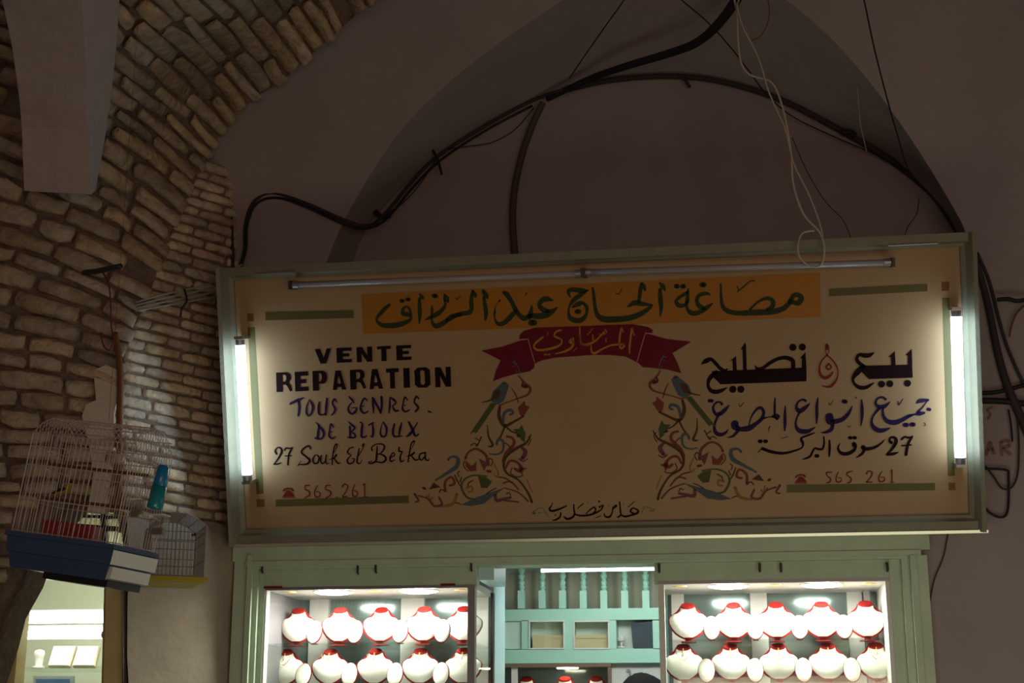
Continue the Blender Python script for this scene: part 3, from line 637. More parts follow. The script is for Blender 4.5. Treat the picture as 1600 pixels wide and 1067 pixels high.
S_(mb, 'q', [[(465,150,10),(380,190,16),(290,215,20),(255,190,16),(290,140,8)],[(390,230,12),(385,280,14),(340,315,16),(290,330,6)],[(320,265,12),(335,262,12)],[(290,115,8),(285,135,8)],[(545,130,10),(548,200,14),(555,250,16),(530,290,18),(470,310,20),(425,280,10)],[(550,250,14),(620,270,16),(720,265,18),(800,240,16),(870,200,12),(895,150,14)],[(690,250,10),(740,200,10),(790,170,14),(805,210,14),(770,245,10)],[(590,185,8),(660,125,10)],[(845,100,14),(850,105,14)],[(715,115,10),(722,115,10)],[(860,180,10),(850,165,12),(890,150,10)],[(800,300,6),(870,270,6)],
  [(1015,160,12),(1000,240,12),(970,285,18),(920,280,14),(905,240,8)],[(1040,155,20),(1050,155,20),(1010,190,8)],[(1090,100,12),(1100,200,14),(1110,260,14),(1160,280,18),(1230,265,16),(1300,240,20),(1310,210,16),(1250,180,12),(1220,220,16),(1270,250,16)],[(1110,260,14),(1080,285,14),(1060,290,8)],[(1135,130,12),(1142,130,12)],[(962,155,12),(970,155,12)],[(1190,170,6),(1270,100,6)]], wf=1.35)
mb.build('painted_lettering', BLACKP, sign)
mb = MB()
S_(mb, 'q', [[(60,230,14),(110,190,8),(170,180,10),(210,230,12),(255,295,6)],[(60,240,26),(80,240,26)],[(120,240,14),(150,235,14)],[(1510,190,10),(1480,195,10),(1400,160,10),(1370,200,8),(1350,245,6)],[(1440,215,12),(1500,215,12)]]); mb.build('painted_flourish', LEAFP, sign)
# painted scrollwork and birds, left side and its mirror image
SCR = mat('brick_red_paint', (0.17, 0.04, 0.03), 0.6, spec=0.06); SCB = mat('umber_paint', (0.075, 0.035, 0.018), 0.6, spec=0.06); SCG = mat('moss_paint', (0.065, 0.075, 0.025), 0.6, spec=0.06); SCS = mat('slate_blue_paint', (0.07, 0.085, 0.09), 0.6, spec=0.06); SCY = mat('amber_paint', (0.26, 0.11, 0.025), 0.6, spec=0.06); SCP = mat('dusky_plum_paint', (0.14, 0.045, 0.05), 0.6, spec=0.06)
SCROLL = [(SCR, [[(740,110,6),(780,160,14),(815,190,16),(800,230,12),(740,255,8),(670,280,6),(620,300,8)],[(665,500,12),(700,510,14),(710,550,18),(660,610,20),(640,660,14)],[(660,700,12),(680,660,14),(720,660,14),(760,700,16),(740,720,20),(715,705,12)],[(400,640,14),(420,600,12),(470,580,12),(530,620,16),(545,680,18)],[(270,850,16),(270,790,14),(310,760,12),(330,800,14),(300,815,12)],[(540,722,14),(560,725,14)],[(130,830,14),(140,835,14)],[(695,190,4),(720,230,8),(740,285,6)],[(640,800,8),(690,790,10),(740,840,8)]],
            [[(735,315),(780,270),(785,300),(810,310),(775,370),(750,365)],[(740,690),(795,705),(770,720),(765,750),(745,725)],[(400,650),(440,690),(470,660),(470,720),(430,725),(400,690)]]),
          (SCB, [[(430,560,6),(455,545,6),(480,560,6)],[(560,690,6),(575,660,6),(560,640,6),(545,655,5)],[(230,860,7),(245,840,7),(265,850,6)],[(690,880,6),(680,860,6),(660,870,6)],[(610,760,6),(660,770,7),(700,800,6)],[(520,880,6),(560,850,6),(600,830,5)],[(450,780,6),(420,800,7),(415,830,6)],[(360,760,6),(350,735,6),(365,720,5)],[(740,640,6),(770,660,6),(800,640,5)],[(650,540,6),(680,560,6),(690,590,6)],[(800,560,6),(818,520,5),(800,500,5)],[(300,940,5),(340,925,6),(370,935,5)],[(150,880,5),(165,905,6),(190,925,5)],[(395,655,5),(388,690,6),(420,725,5)],[(700,700,6),(690,735,6),(730,760,6),(770,750,5)],[(620,310,14),(615,370,20),(650,430,18),(720,400,12),(770,370,12)],[(650,430,10),(700,470,8),(740,480,8)],[(650,440,10),(630,490,10),(600,540,10)],[(820,485,6),(790,540,12),(720,580,16),(660,630,16),(645,690,14),(670,740,12),(740,780,10),(800,860,12),(825,920,14)],[(540,425,4),(548,500,10),(575,555,14),(550,565,8)],[(470,560,10),(490,530,6),(460,510,6)],[(490,530,6),(500,505,8)],[(330,745,6),(350,790,8),(370,820,6)],[(375,760,6),(365,790,8)],[(790,180,20),(765,175,14),(770,150,8)]], [[(165,840),(195,795),(240,825),(215,830),(190,835)]]),
          (SCG, [[(540,755,6),(450,750,8),(390,780,10),(375,830,12),(410,890,12),(450,900,8)],[(740,500,10),(730,490,14),(750,500,8)]], [[(705,455),(745,450),(760,425),(785,480),(780,540),(755,520),(740,490)],[(480,755),(530,760),(570,790),(540,830),(500,830)]]),
          (SCS, [[(640,410,14),(650,350,16),(690,330,16),(705,350,12),(685,360,10)],[(600,550,12),(610,520,14),(640,530,14),(640,590,12),(600,615,8),(550,610,6)],[(290,650,12),(310,630,12),(350,640,18),(345,690,24),(290,730,18),(210,780,10)]], [[(370,940),(470,890),(560,860),(660,825),(580,880),(520,930),(440,945)]]),
          (SCY, [[(580,670,6),(610,730,8),(600,760,8),(580,740,6)],[(410,830,10),(440,820,12),(445,850,10),(420,855,8)],[(165,870,8),(175,910,8),(190,890,8)],[(250,950,10),(320,930,16),(345,870,14)],[(790,770,6),(830,860,6)]], []),
          (SCP, [[(760,570,12),(785,600,24),(765,640,20)],[(75,870,14),(100,910,10),(80,920,8)],[(100,880,8),(160,900,10),(200,945,12),(250,935,12),(230,890,10)],[(590,870,16),(600,910,20),(650,900,14),(690,890,12)],[(650,910,10),(740,920,8)],[(650,830,6),(740,860,8),(800,915,10)]], [[(485,640),(545,670),(520,720),(505,690)]])]
for mir in (False, True):
    for q, (m_, st, po) in enumerate(SCROLL):
        mb = MB(); h = 0.0012+q*0.0003
        S_(mb, 'r', st, h, mir, 1.15)
        for P in po: PL(mb, 'r', P, h, mir)
        mb.build('scrollwork_pattern', m_, sign)
    mb = MB(); PL(mb, 'r', [(560,270),(575,215),(600,190),(640,152),(655,148),(678,172),(665,220),(645,270),(610,298)], 0.0035, mir); bd = mb.build('painted_bird', SCS, sign)
    mb = MB(); PL(mb, 'r', [(568,262),(588,205),(618,195),(625,215),(608,262)], 0.004, mir); S_(mb, 'r', [[(505,282,4),(540,275,8),(575,260,10)],[(640,158,10),(665,165,8)]], 0.004, mir); mb.build('wing', SCB, bd)
    mb = MB(); PL(mb, 'r', [(565,285),(600,290),(470,480),(455,470),(428,486)], 0.004, mir); mb.build('tail', SCG, bd)
    mb = MB()
    for st in [[(560,555,8),(600,615,10),(640,700,6),(650,780,5)],[(520,590,6),(590,590,8)],[(545,650,5),(600,600,6)],[(600,700,5),(620,790,5)]]: S_(mb, 'j', [st], 0.0038, mir)
    mb.build('painted_sprig', SKYP, sign)

# ------------------------------------------------------------------ fluorescent tubes on the sign
def tube_lamp(a, b, lit, label, group, r=0.021):
    A, B = sg(*a, 0.08), sg(*b, 0.08); t = thing('fluorescent_tube', A+SN*-0.07, label, 'lamp', group)
    d = (B-A).normalized(); mb = MB(); mb.smooth = True
    mb.tube([A+d*0.012, B-d*0.012], r if lit else 0.013, 12); mb.build('glass_tube', TUBEON if lit else DEADTUBE, t)
    for P, s in ((A, 1), (B, -1)):
        mb = MB(); mb.tube([P-d*s*0.012, P+d*s*0.014], 0.019 if lit else 0.015, 10); mb.build('end_cap', GREYM, t)
        q = P-d*s*0.014; u = d.cross(SN); mb = MB(); w = 0.018
        c = [q+u*w-SN*0.074, q-u*w-SN*0.074, q-u*w+SN*0.02, q+u*w+SN*0.02]
        mb.hexa(c+[p-d*s*0.012 for p in c]); mb.build('lamp_holder', DARKM if not lit else GREYM, t)
    return t
tube_lamp((375, 535), (386.5, 746), True, 'lit white fluorescent tube upright at the edge of the sign beside the French lettering', 'lit tubes on the sign')
tube_lamp((1494, 490), (1500.5, 719), True, 'lit white fluorescent tube upright at the edge of the sign beside the Arabic lettering', 'lit tubes on the sign')
tube_lamp((462, 445), (905, 427.5), False, 'unlit fluorescent tube along the top of the sign, above the capital French words', 'unlit tubes on the sign')
tube_lamp((918, 425.5), (1387, 410), False, 'unlit fluorescent tube along the top of the sign, on the Arabic side', 'unlit tubes on the sign')

# ------------------------------------------------------------------ the shopfront
front = thing('shopfront', (onY(905, 950, 0).x, 0, 0), 'grey green painted wooden shopfront frame below the signboard', 'shopfront')
def part(name, m, parent, *boxes, smooth=False):
    mb = MB()
    for b in boxes: pxbox(mb, *b)
    return mb.build(name, m, parent, smooth)
for pts in (((364, 384, -0.05), (384, 392, -0.07), (392, 402, -0.045), (402, 413, -0.02)), ((1436, 1453, -0.05), (1426, 1436, -0.07), (1412, 1426, -0.045), (1392, 1412, -0.02))):
    mb = MB()
    for a, b, y in pts: pxbox(mb, a, 867, b, 1000, y+.003, 0.06, 0.0)
    mb.build('door_jamb', SHOPG, front)
part('lintel', SHOPG, front, (364, 845, 1453, 868, -0.05, 0.08), (384, 868, 1440, 876, -0.06, 0.08), (384, 876, 1440, 881, -0.04, 0.08))
part('header_panel', SHOPG, front, (411, 880, 745, 917.5, -0.012, 0.05))
part('header_panel', SHOPG, front, (1022, 874, 1394, 909, -0.012, 0.05))
for x, y in ((411, 887), (560, 889), (588, 887), (737, 884), (1030, 886), (1187, 885), (1220, 885), (1386, 884)):
    mb = MB(); p = onY(x, y, -0.03); mb.tube([p+Vector((0, 0.02, 0.012)), p+Vector((0, -0.012, 0.01)), p+Vector((0, -0.012, -0.018)), p+Vector((0, 0.0, -0.02))], 0.005, 6); mb.build('hook', DARKM, front)

def bust_parts(root, red_top=True, pendant=False):
    """necklace bust, 0.155 high, facing -y"""
    prof = [(0.0, .018, .012), (.06, .034, .020), (.16, .052, .030), (.30, .067, .037), (.46, .077, .040), (.58, .0785, .040), (.66, .074, .037), (.74, .061, .032), (.83, .045, .027), (.92, .034, .025), (1.0, .029, .024)]
    Hh = 0.132; z0 = 0.020; base = root.location
    def ring(w, d, z, lean, grow=0.0):
        R = []
        for k in range(13):
            a = math.pi*k/12; R.append(base+Vector((-math.cos(a)*(w+grow), -math.sin(a)*d+lean, z)))
        return R
    mb = MB(); mb.smooth = True
    rows = [ring(w, d, z0+t*Hh*(.93 if t > .8 else 1), 0.03*t-0.004) for t, w, d in prof[:-1]]
    cc = base+Vector((0, .016, z0+Hh-.002)); ca_ = Vector((0, math.cos(math.radians(34)), math.sin(math.radians(34))))
    rows.append([cc+Vector((-math.cos(math.pi*k/12)*.029, 0, 0))-ca_*(math.sin(math.pi*k/12)*.022) for k in range(13)]); mb.grid(rows)
    mb.build('velvet_front', WHITEB, root)
    mb = MB(); rows = []
    for t, w, d in prof:
        y = 0.03*t-0.004; z = z0+t*Hh-(0.006 if t < .5 else 0); rows.append((w+.004, y, z))
    mb.hexa([base+Vector((-.02, -.006, z0-.006)), base+Vector((.02, -.006, z0-.006)), base+Vector((.02, .0, z0)), base+Vector((-.02, .0, z0)), base+Vector((-.02, .01, z0-.006)), base+Vector((.02, .01, z0-.006)), base+Vector((.02, .012, z0)), base+Vector((-.02, .012, z0))])
    mb.prism([base+Vector((-w, y, z)) for w, y, z in rows]+[base+Vector((w, y, z)) for w, y, z in reversed(rows)], (0, .008, 0))
    mb.build('red_backing', REDV, root)
    mb = MB(); c = base+Vector((0, 0.024-.008, z0+Hh-0.002)); n_ = 18
    ax = Vector((0, math.cos(math.radians(34)), math.sin(math.radians(34)))); u = Vector((1, 0, 0))
    mb.add([c+u*.031*math.cos(2*math.pi*k/n_)+ax*.0235*math.sin(2*math.pi*k/n_) for k in range(n_)]+[c+u*.028*math.cos(2*math.pi*k/n_)+ax*.021*math.sin(2*math.pi*k/n_)+Vector((0, -.003, .006)) for k in range(n_)],
           [(k, (k+1) % n_, (k+1) % n_+n_, k+n_) for k in range(n_)]+[tuple(range(n_, 2*n_))])
    o = mb.build('neck_cap', REDV, root); o['label'] = 'red neck top'
    mb = MB(); mb.box(base+Vector((-.030, -.02, 0)), base+Vector((.030, .05, .005))); mb.box(base+Vector((-.012, 0, .004)), base+Vector((.012, .012, .03))); mb.build('foot', REDV, root)
    if pendant:
        mb = MB(); mb.smooth = True
        mb.tube([base+Vector((x, -.036+abs(x)*.6, z)) for x, z in spline([(-.028, z0+Hh-.012), (-.024, z0+Hh-.034), (0, z0+Hh-.056), (.024, z0+Hh-.034), (.028, z0+Hh-.012)], 4)], .0016, 5)
        mb.tube([base+Vector((0, -.004, z0+Hh-.006)), base+Vector((0, -.012, z0+Hh-.02)), base+Vector((0, -.024, z0+Hh-.036))], .003, 6)
        mb.build('necklace', mat('gold', (0.9, 0.62, 0.25), 0.3, metal=0.8), root)
def oval_parts(root):
    base = root.location; mb = MB(); mb.smooth = True
    c = base+Vector((0, 0, .052)); rows = []
    for i in range(7):
        a = math.pi/2*i/6; rr = math.cos(a); dd = math.sin(a)*.014
        rows.append([c+Vector((.033*rr*math.cos(t*math.pi/10), -dd-.002+(.048*rr*math.sin(t*math.pi/10))*.42, .048*rr*math.sin(t*math.pi/10))) for t in range(21)])
    mb.grid(rows); mb.build('velvet_pad', WHITEB, root)
    mb = MB(); n_ = 20
    P = [c+Vector((.0355*math.cos(2*math.pi*t/n_), (.0505*math.sin(2*math.pi*t/n_))*.42-.0005, .0505*math.sin(2*math.pi*t/n_)-.0015)) for t in range(n_)]
    mb.prism(P, (0, .008, 0)); mb.box(base+Vector((-.012, .0, 0)), base+Vector((.012, .03, .004))); mb.build('red_rim', REDV, root)

proto_b = proto_o = proto_bn = None
def put_bust(px, py_neck, y, zshelf, label, group, pend):
    global proto_b, proto_bn
    p = onY(px, py_neck, y); loc = Vector((p.x, y, zshelf))
    src = proto_bn if pend else proto_b
    if src is None:
        r = thing('necklace_bust', loc, label, 'display bust', group); bust_parts(r, pendant=pend)
        if pend: proto_bn = r
        else: proto_b = r
        return r
    r = copy_tree(src); r.location = loc; r['label'] = label; r['group'] = group; return r
def put_oval(px, py, y, zshelf, label, group):
    global proto_o
    loc = Vector((onY(px, py, y).x, y, zshelf))
    if proto_o is None:
        proto_o = thing('oval_display', loc, label, 'display pad', group); oval_parts(proto_o); return proto_o
    r = copy_tree(proto_o); r.location = loc; r['label'] = label; r['group'] = group; return r

ORD = ['farthest left', 'second from the left', 'third from the left', 'fourth from the left', 'farthest right']
def case(side, x0, x1, ytop, shelf_py, low_py, busts_u, ovals_u, busts_l, ovals_l):
    XA, XB = onY(x0, 990, 0.0).x, onY(x1, 990, 0.0).x; ZC = onY((x0+x1)/2, ytop, 0.0).z; ZB = 1.15; D = 0.52
    nm = 'French lettering' if side == 'left' else 'Arabic lettering'
    t = thing('display_case', ((XA+XB)/2, 0.25, ZB), f'brightly lit glass display case full of busts under the {nm} half of the sign', 'display case')
    mb = MB(); mb.box((XA, 0.02, ZC), (XB, D, ZC+0.03)); mb.build('case_ceiling', CASEW, t)
    mb = MB(); mb.box((XA, D, ZB), (XB, D+0.02, ZC)); mb.build('back_mirror', MIRROR, t)
    w = XB-XA
    for a, b in ((0.06, 0.16), (0.54, 0.66), (0.90, 0.99)) if side == 'left' else ((0.02, 0.08), (0.40, 0.48), (0.86, 0.93)):  # last left strip is added so the side pane reads bright
        mb = MB(); mb.box((XA+a*w, D-0.03, ZB), (XA+b*w, D, ZC)); mb.build('back_strip', CASEW, t)
    mb = MB(); mb.box((XA, 0.02, ZB), (XB, D, ZB+0.03)); mb.build('case_floor', CASEW, t)
    if side == 'left':
        mb = MB(); mb.box((XA-0.015, 0.02, ZB), (XA, D, ZC)); mb.build('side_panel', mat('grey_laminate', (0.16, 0.15, 0.16), 0.5), t)
        mb = MB(); mb.box((XB, 0.02, ZB), (XB+0.006, D-0.02, ZC)); mb.build('side_pane', GLASS, t)
        mb = MB(); mb.box((XB-0.01, D-0.02, ZB), (XB+0.012, D+0.02, ZC+.02)); mb.build('corner_post', DARKM, t)
    else:
        mb = MB(); mb.box((XA-0.012, 0.02, ZB), (XA-0.004, D, ZC)); mb.build('side_pane', GLASS, t)
        mb = MB(); mb.box((XB, 0.02, ZB), (XB+0.015, D, ZC)); mb.build('side_panel', CASEW, t)
        mb = MB(); mb.box((XB-0.06, D-0.10, ZB), (XB-0.035, D-0.06, ZC)); mb.box((XB-.07, D-.2, onY(1390, shelf_py, .3).z-.03), (XB, D-.16, onY(1390, shelf_py, .3).z-.005)); mb.build('shelf_upright', GREYM, t)
    for xa, xb, m_ in ((XA-0.012, XA+0.012, CASEW), (XB-0.01, XB+0.02, GREYM if side == 'left' else CASEW)):
        mb = MB(); mb.box((xa, -0.012, ZB), (xb, 0.03, ZC)); mb.build('front_stile', m_, t)
    mb = MB(); mb.box((XA-0.012, -0.014, ZC-0.004), (XB+0.02, 0.02, ZC+0.008)); mb.build('front_rail', GREYM, t)
    mb = MB(); mb.box((XA+0.012, 0.004, ZB), (XB-0.01, 0.009, ZC-0.004)); mb.build('front_pane', GLASS, t)
    zs = onY((x0+x1)/2, shelf_py, 0.06).z; zl = onY((x0+x1)/2, low_py, 0.06).z
    for z in (zs, zl):
        mb = MB(); mb.box((XA+0.002, 0.05, z-0.008), (XB-0.002, D-0.04, z)); mb.build('glass_shelf', SHELFG, t)
    # recessed lights of the case: big round ones and small spots
    for q, fx in enumerate((0.30, 0.72)):
        mb = MB(); mb.lathe([(0.075, 0), (0.085, -0.004), (0.088, 0.0)], (XA+fx*w, 0.125, ZC-0.0), 20); lt = mb.build('round_light', CASEW, t)
        mb = MB(); mb.lathe([(0.078, -0.005), (0.06, -0.010), (0.0, -0.011)], (XA+fx*w, 0.125, ZC), 20); mb.build('diffuser', emit('case_light', (1.0, 0.96, 0.88), 135), lt)
    for fx in (0.08, 0.51, 0.93):
        mb = MB(); mb.lathe([(0.03, 0), (0.03, -0.004), (0.022, -0.006), (0.0, -0.003)], (XA+fx*w, 0.12, ZC), 14); mb.build('spot_light', mat('brass', (0.85, 0.68, 0.32), 0.3, metal=0.6), t)
    if side == 'left':
        for a, b in ((0.0, 0.09), (0.86, 0.93)):
            mb = MB(); mb.box((XA+a*w, -0.02, ZC+0.004), (XA+b*w, -0.012, ZC+0.012)); mb.build('red_strip', REDV, t)
    where = 'French' if side == 'left' else 'Arabic'
    O5 = ['nearest the doorway', 'second from the doorway', 'third from the doorway', 'fourth from the doorway', 'fifth from the doorway']
    O4 = O5[:4]
    if side == 'left': O5 = O5[::-1]; O4 = O4[::-1]
    for k, (x, y) in enumerate(busts_u): put_bust(x, y, 0.27, zs, f'white necklace bust, red neck, top row under the {where} lettering, {O5[k]}', f'busts on the top shelf under the {where} lettering', False)
    for k, (x, y) in enumerate(busts_l): put_bust(x, y, 0.27, zl, f'white bust wearing a necklace, second row under the {where} lettering, {O5[k]}', f'busts in the second row under the {where} lettering', True)
    for k, (x, y) in enumerate(ovals_u): put_oval(x, y, 0.15, zs, f'white oval pad, top row under the {where} lettering, {O4[k]}', f'oval pads on the top shelf under the {where} lettering')
    for k, (x, y) in enumerate(ovals_l): put_oval(x, y, 0.15, zl, f'white oval pad, second row under the {where} lettering, {O4[k]}', f'oval pads in the second row under the {where} lettering')
    return t
case('left', 411, 735, 919, 1004, 1072, [(465, 950), (530.6, 949), (595, 950), (662, 950), (724, 951)], [(490.7, 986), (555, 986), (625, 986), (691, 986)],
     [(446, 1017), (515, 1018), (585.6, 1018), (656, 1018), (723, 1018)], [(474, 1052), (546, 1054), (617, 1054), (689, 1054)])
case('right', 1035, 1392, 909, 998, 1066, [(1074, 941), (1145.5, 939), (1212, 940), (1283, 939), (1352.5, 939)], [(1111.7, 977), (1180, 977), (1249, 977), (1318.7, 977)],
     [(1067.5, 1012), (1141, 1012), (1216, 1013), (1293.6, 1014), (1369, 1015)], [(1104, 1050), (1180, 1050), (1255.7, 1050), (1331.8, 1052)])

# ------------------------------------------------------------------ inside the shop
YB = 1.6
XI0, XI1 = onY(770, 950, 0.56).x, onY(1022, 950, 0.56).x
mb = MB(); mb.box((XI0-1.6, YB+0.45, 0), (XI1+1.6, YB+0.5, 2.9)); struct(mb.build('wall_shop', mat('shop_wall', (0.55, 0.62, 0.56), 0.8)))
mb = MB(); mb.box((XI0-0.1, 0.56, 0), (XI0+0.005, 0.88, 2.9)); mb.box((XI0-1.0, 0.86, 0), (XI0-0.1, 0.88, 2.9)); mb.box((XI0-1.0, 0.88, 0), (XI0-0.95, YB+.45, 2.9)); struct(mb.build('wall_shop_left', BLUEJ))
mb = MB(); mb.box((XI1+0.9, 0.56, 0), (XI1+0.98, YB+0.45, 2.9)); struct(mb.build('wall_shop_right', BLUEJ))
zc = onY(900, 886, YB).z-0.16
mb = MB(); mb.box((XI0-1.0, 0.10, zc+0.16), (XI1+0.98, YB+0.45, zc+0.2)); struct(mb.build('ceiling_shop', mat('glossy_ceiling', (0.62, 0.72, 0.74), 0.12, spec=0.7, coat=0.3)))
part('door_head', BLUEJ, front, (747, 876, 772, 906, 0.03, 0.34))
for k, yy in enumerate((1.32,)):
    l = thing('ceiling_tube', (XI0+0.55, yy, zc+0.11), 'long lit ceiling tube inside the shop, above the mint green balusters', 'lamp')
    mb = MB(); mb.box((XI0+0.1, yy-0.03, zc+0.135), (XI0+1.3, yy+0.03, zc+0.16)); mb.build('batten', CASEW, l)
    mb = MB(); mb.smooth = True; mb.tube([(XI0+0.12, yy, zc+0.115), (XI0+1.28, yy, zc+0.115)], 0.008, 10); mb.build('tube', emit('shop_tube', (0.88, 1.0, 0.97), 10), l)
area('shop_fill_light', (XI0+0.7, 0.75, zc+0.12), (math.radians(35), 0, 0), 0.9, 0.3, 12, (0.92, 1.0, 0.95))  # unseen area light added to brighten the shop interior
# gallery with turned balusters
gal = thing('gallery_railing', (onY(905, 955, YB).x, YB, onY(905, 962, YB).z), 'mint green gallery railing with seven turned balusters inside the shop', 'railing')
part('bottom_rail', MINT, gal, (770, 951, 1040, 961, YB, YB+0.06)); part('top_rail', MINT, gal, (770, 878, 1040, 886, YB, YB+0.06))
for x in (815, 847.6, 879.5, 912, 944, 976.7, 1009.7):
    p0, p1 = onY(x, 951, YB+0.03), onY(x, 885, YB+0.03); h = p1.z-p0.z; mb = MB()
    mb.box((p0.x-.018, YB+.012, p0.z), (p0.x+.018, YB+.048, p0.z+h*.42))
    mb.lathe([(.016, .42*h), (.011, .45*h), (.018, .5*h), (.013, .55*h), (.017, .62*h), (.011, .68*h), (.019, .78*h), (.012, .84*h), (.018, .9*h), (.018, h)], (p0.x, YB+.03, p0.z), 12)
    mb.build('baluster', MINT, gal)
mb = MB(); mb.smooth = True; rows = []
a, b = onY(770, 920, YB+.25), onY(1040, 920, YB+.25)
for z in (onY(900, 955, YB+.25).z, onY(900, 872, YB+.25).z): rows.append([Vector((a.x+(b.x-a.x)*t/60, YB+.25+.02*math.sin(t*1.1)+.012*math.sin(t*.37), z)) for t in range(61)])
mb.grid(rows); tag(mb.build('curtain', mat('olive_curtain', (0.42, 0.41, 0.31), 0.9)), 'olive grey curtain hanging behind the mint balusters', 'curtain')
# wall unit with open compartments
cu = thing('wall_cabinet', (onY(905, 1000, YB).x, YB, onY(905, 1040, YB).z), 'mint green wall cabinet with open compartments under the gallery', 'cabinet')
part('cabinet_frame', MINT, cu, (770, 961, 1040, 969, YB, YB+.3), (770, 1014, 1040, 1036, YB, YB+.3), (770, 969, 788, 1014, YB, YB+.3), (815, 969, 826, 1014, YB, YB+.3), (882, 969, 896, 1014, YB, YB+.3), (952, 969, 963, 1014, YB, YB+.3), (1020, 969, 1040, 1014, YB, YB+.3))
part('cabinet_back', mat('cabinet_white', (0.78, 0.83, 0.76), 0.6), cu, (770, 965, 1040, 1018, YB+.13, YB+.15))
part('cupboard_door', mat('frosted_green', (0.50, 0.64, 0.58), 0.35), cu, (788, 969, 815, 1014, YB+.02, YB+.03))
for q, (x0, x1) in enumerate(((826, 882), (896, 952))):
    for (a_, b_, c_, d_) in ((x0, x1, 969, 971.5), (x0, x1, 1012, 1014), (x0, x0+2, 971.5, 1012), (x1-2, x1, 971.5, 1012)): pass
    part('pane_frame', CASEW, cu, (x0, 969, x1, 971.5, YB-.006, YB+.01), (x0, 1012, x1, 1014, YB-.006, YB+.01), (x0, 971.5, x0+2, 1012, YB-.006, YB+.01), (x1-2, 971.5, x1, 1012, YB-.006, YB+.01))
    part('cabinet_pane', GLASS, cu, (x0+2, 971.5, x1-2, 1012, YB, YB+.003))
mb = MB(); pxbox(mb, 832, 992, 881, 1013, YB+.03, YB+.12); pxbox(mb, 855, 994, 880, 997, YB+.026, YB+.035); tag(mb.build('box', mat('yellow_card', (0.62, 0.47, 0.27), 0.6)), 'yellow green box behind the glass of the second cabinet compartment', 'box')
mb = MB(); pxbox(mb, 897, 992, 950, 1013, YB+.03, YB+.12); pxbox(mb, 900, 994, 948, 997, YB+.026, YB+.035); tag(mb.build('box', MATS['yellow_card']), 'yellow green box behind the glass of the third cabinet compartment', 'box')
spk = thing('monitor', onY(1003, 1012, YB+.05), 'dark grey screen standing in the rightmost cabinet compartment', 'screen')
q = [onY(986, 974, YB+.04), onY(1019.5, 971, YB+.02), onY(1019.5, 1013, YB+.02), onY(989, 1012, YB+.04)]
mb = MB(); mb.hexa(q+[v+Vector((0, .1, 0)) for v in q]); mb.build('casing', mat('dark_plastic', (0.05, 0.06, 0.07), 0.35), spk)
mb = MB(); c = sum(q, Vector())/4; mb.add([c+(v-c)*.88+Vector((0, -.002, 0)) for v in q], [(0, 1, 2, 3)]); mb.build('screen_face', mat('dark_glass', (0.06, 0.075, 0.09), 0.12), spk)
cu2 = thing('small_lamp', onY(970, 1003, YB+.12), 'small white shaded lamp in the rightmost cabinet compartment beside the dark screen', 'lamp')
mb = MB(); p = onY(971, 1012, YB+.06); mb.lathe([(.022, 0), (.022, .006), (.005, .01), (.005, .03), (.02, .034), (.024, .045), (.016, .06)], p, 12); mb.build('lamp_body', CASEW, cu2)
# mirrored niche under the cabinet, with its warm spot and three busts
ni = thing('mirror_niche', (onY(870, 1060, YB).x, YB, 1.5), 'mirror backed niche with a warm spot light under the mint cabinet', 'display niche')
part('niche_frame', mat('bronze_frame', (0.16, 0.11, 0.07), 0.4), ni, (770, 1036, 955, 1042, YB, YB+.3), (950, 1042, 955, 1120, YB, YB+.3)); part('niche_mirror', MIRROR, ni, (770, 1040, 955, 1120, YB+.28, YB+.3)); part('niche_post', CASEW, ni, (799, 1042, 808, 1120, YB+.02, YB+.05)); part('niche_shelf', CASEW, ni, (770, 1108, 955, 1112, YB, YB+.3))
mb = MB(); p = onY(887, 1041, YB+.1); mb.lathe([(.06, 0), (.055, -.012), (0, -.016)], p, 16); mb.build('spot', emit('niche_spot', (1, .85, .6), 14), ni)
zn = onY(880, 1108, YB+.1).z
for k, x in enumerate((822, 882, 931)): put_bust(x, 1058, YB+.1, onY(x, 1108, YB+.1).z+.0, ['white necklace bust low in the mirror niche, beside the white post', 'white necklace bust low in the mirror niche, right under the spot light', 'white necklace bust low in the mirror niche, nearest the doorway edge'][k], 'busts in the mirror niche', False)
mb = MB(); pxbox(mb, 955, 1036, 1045, 1130, YB+.05, YB+.08); struct(mb.build('wall_panel', CASEW))
mb = MB(); mb.smooth = True; mb.tube([onY(x, y, YB+.03) for x, y in spline([(979, 1047), (983, 1046), (984.5, 1050), (984.5, 1062)], 4)], .004, 6); tag(mb.build('coat_hook', GREYM), 'small bent metal hook on the white panel beside the niche', 'hook')

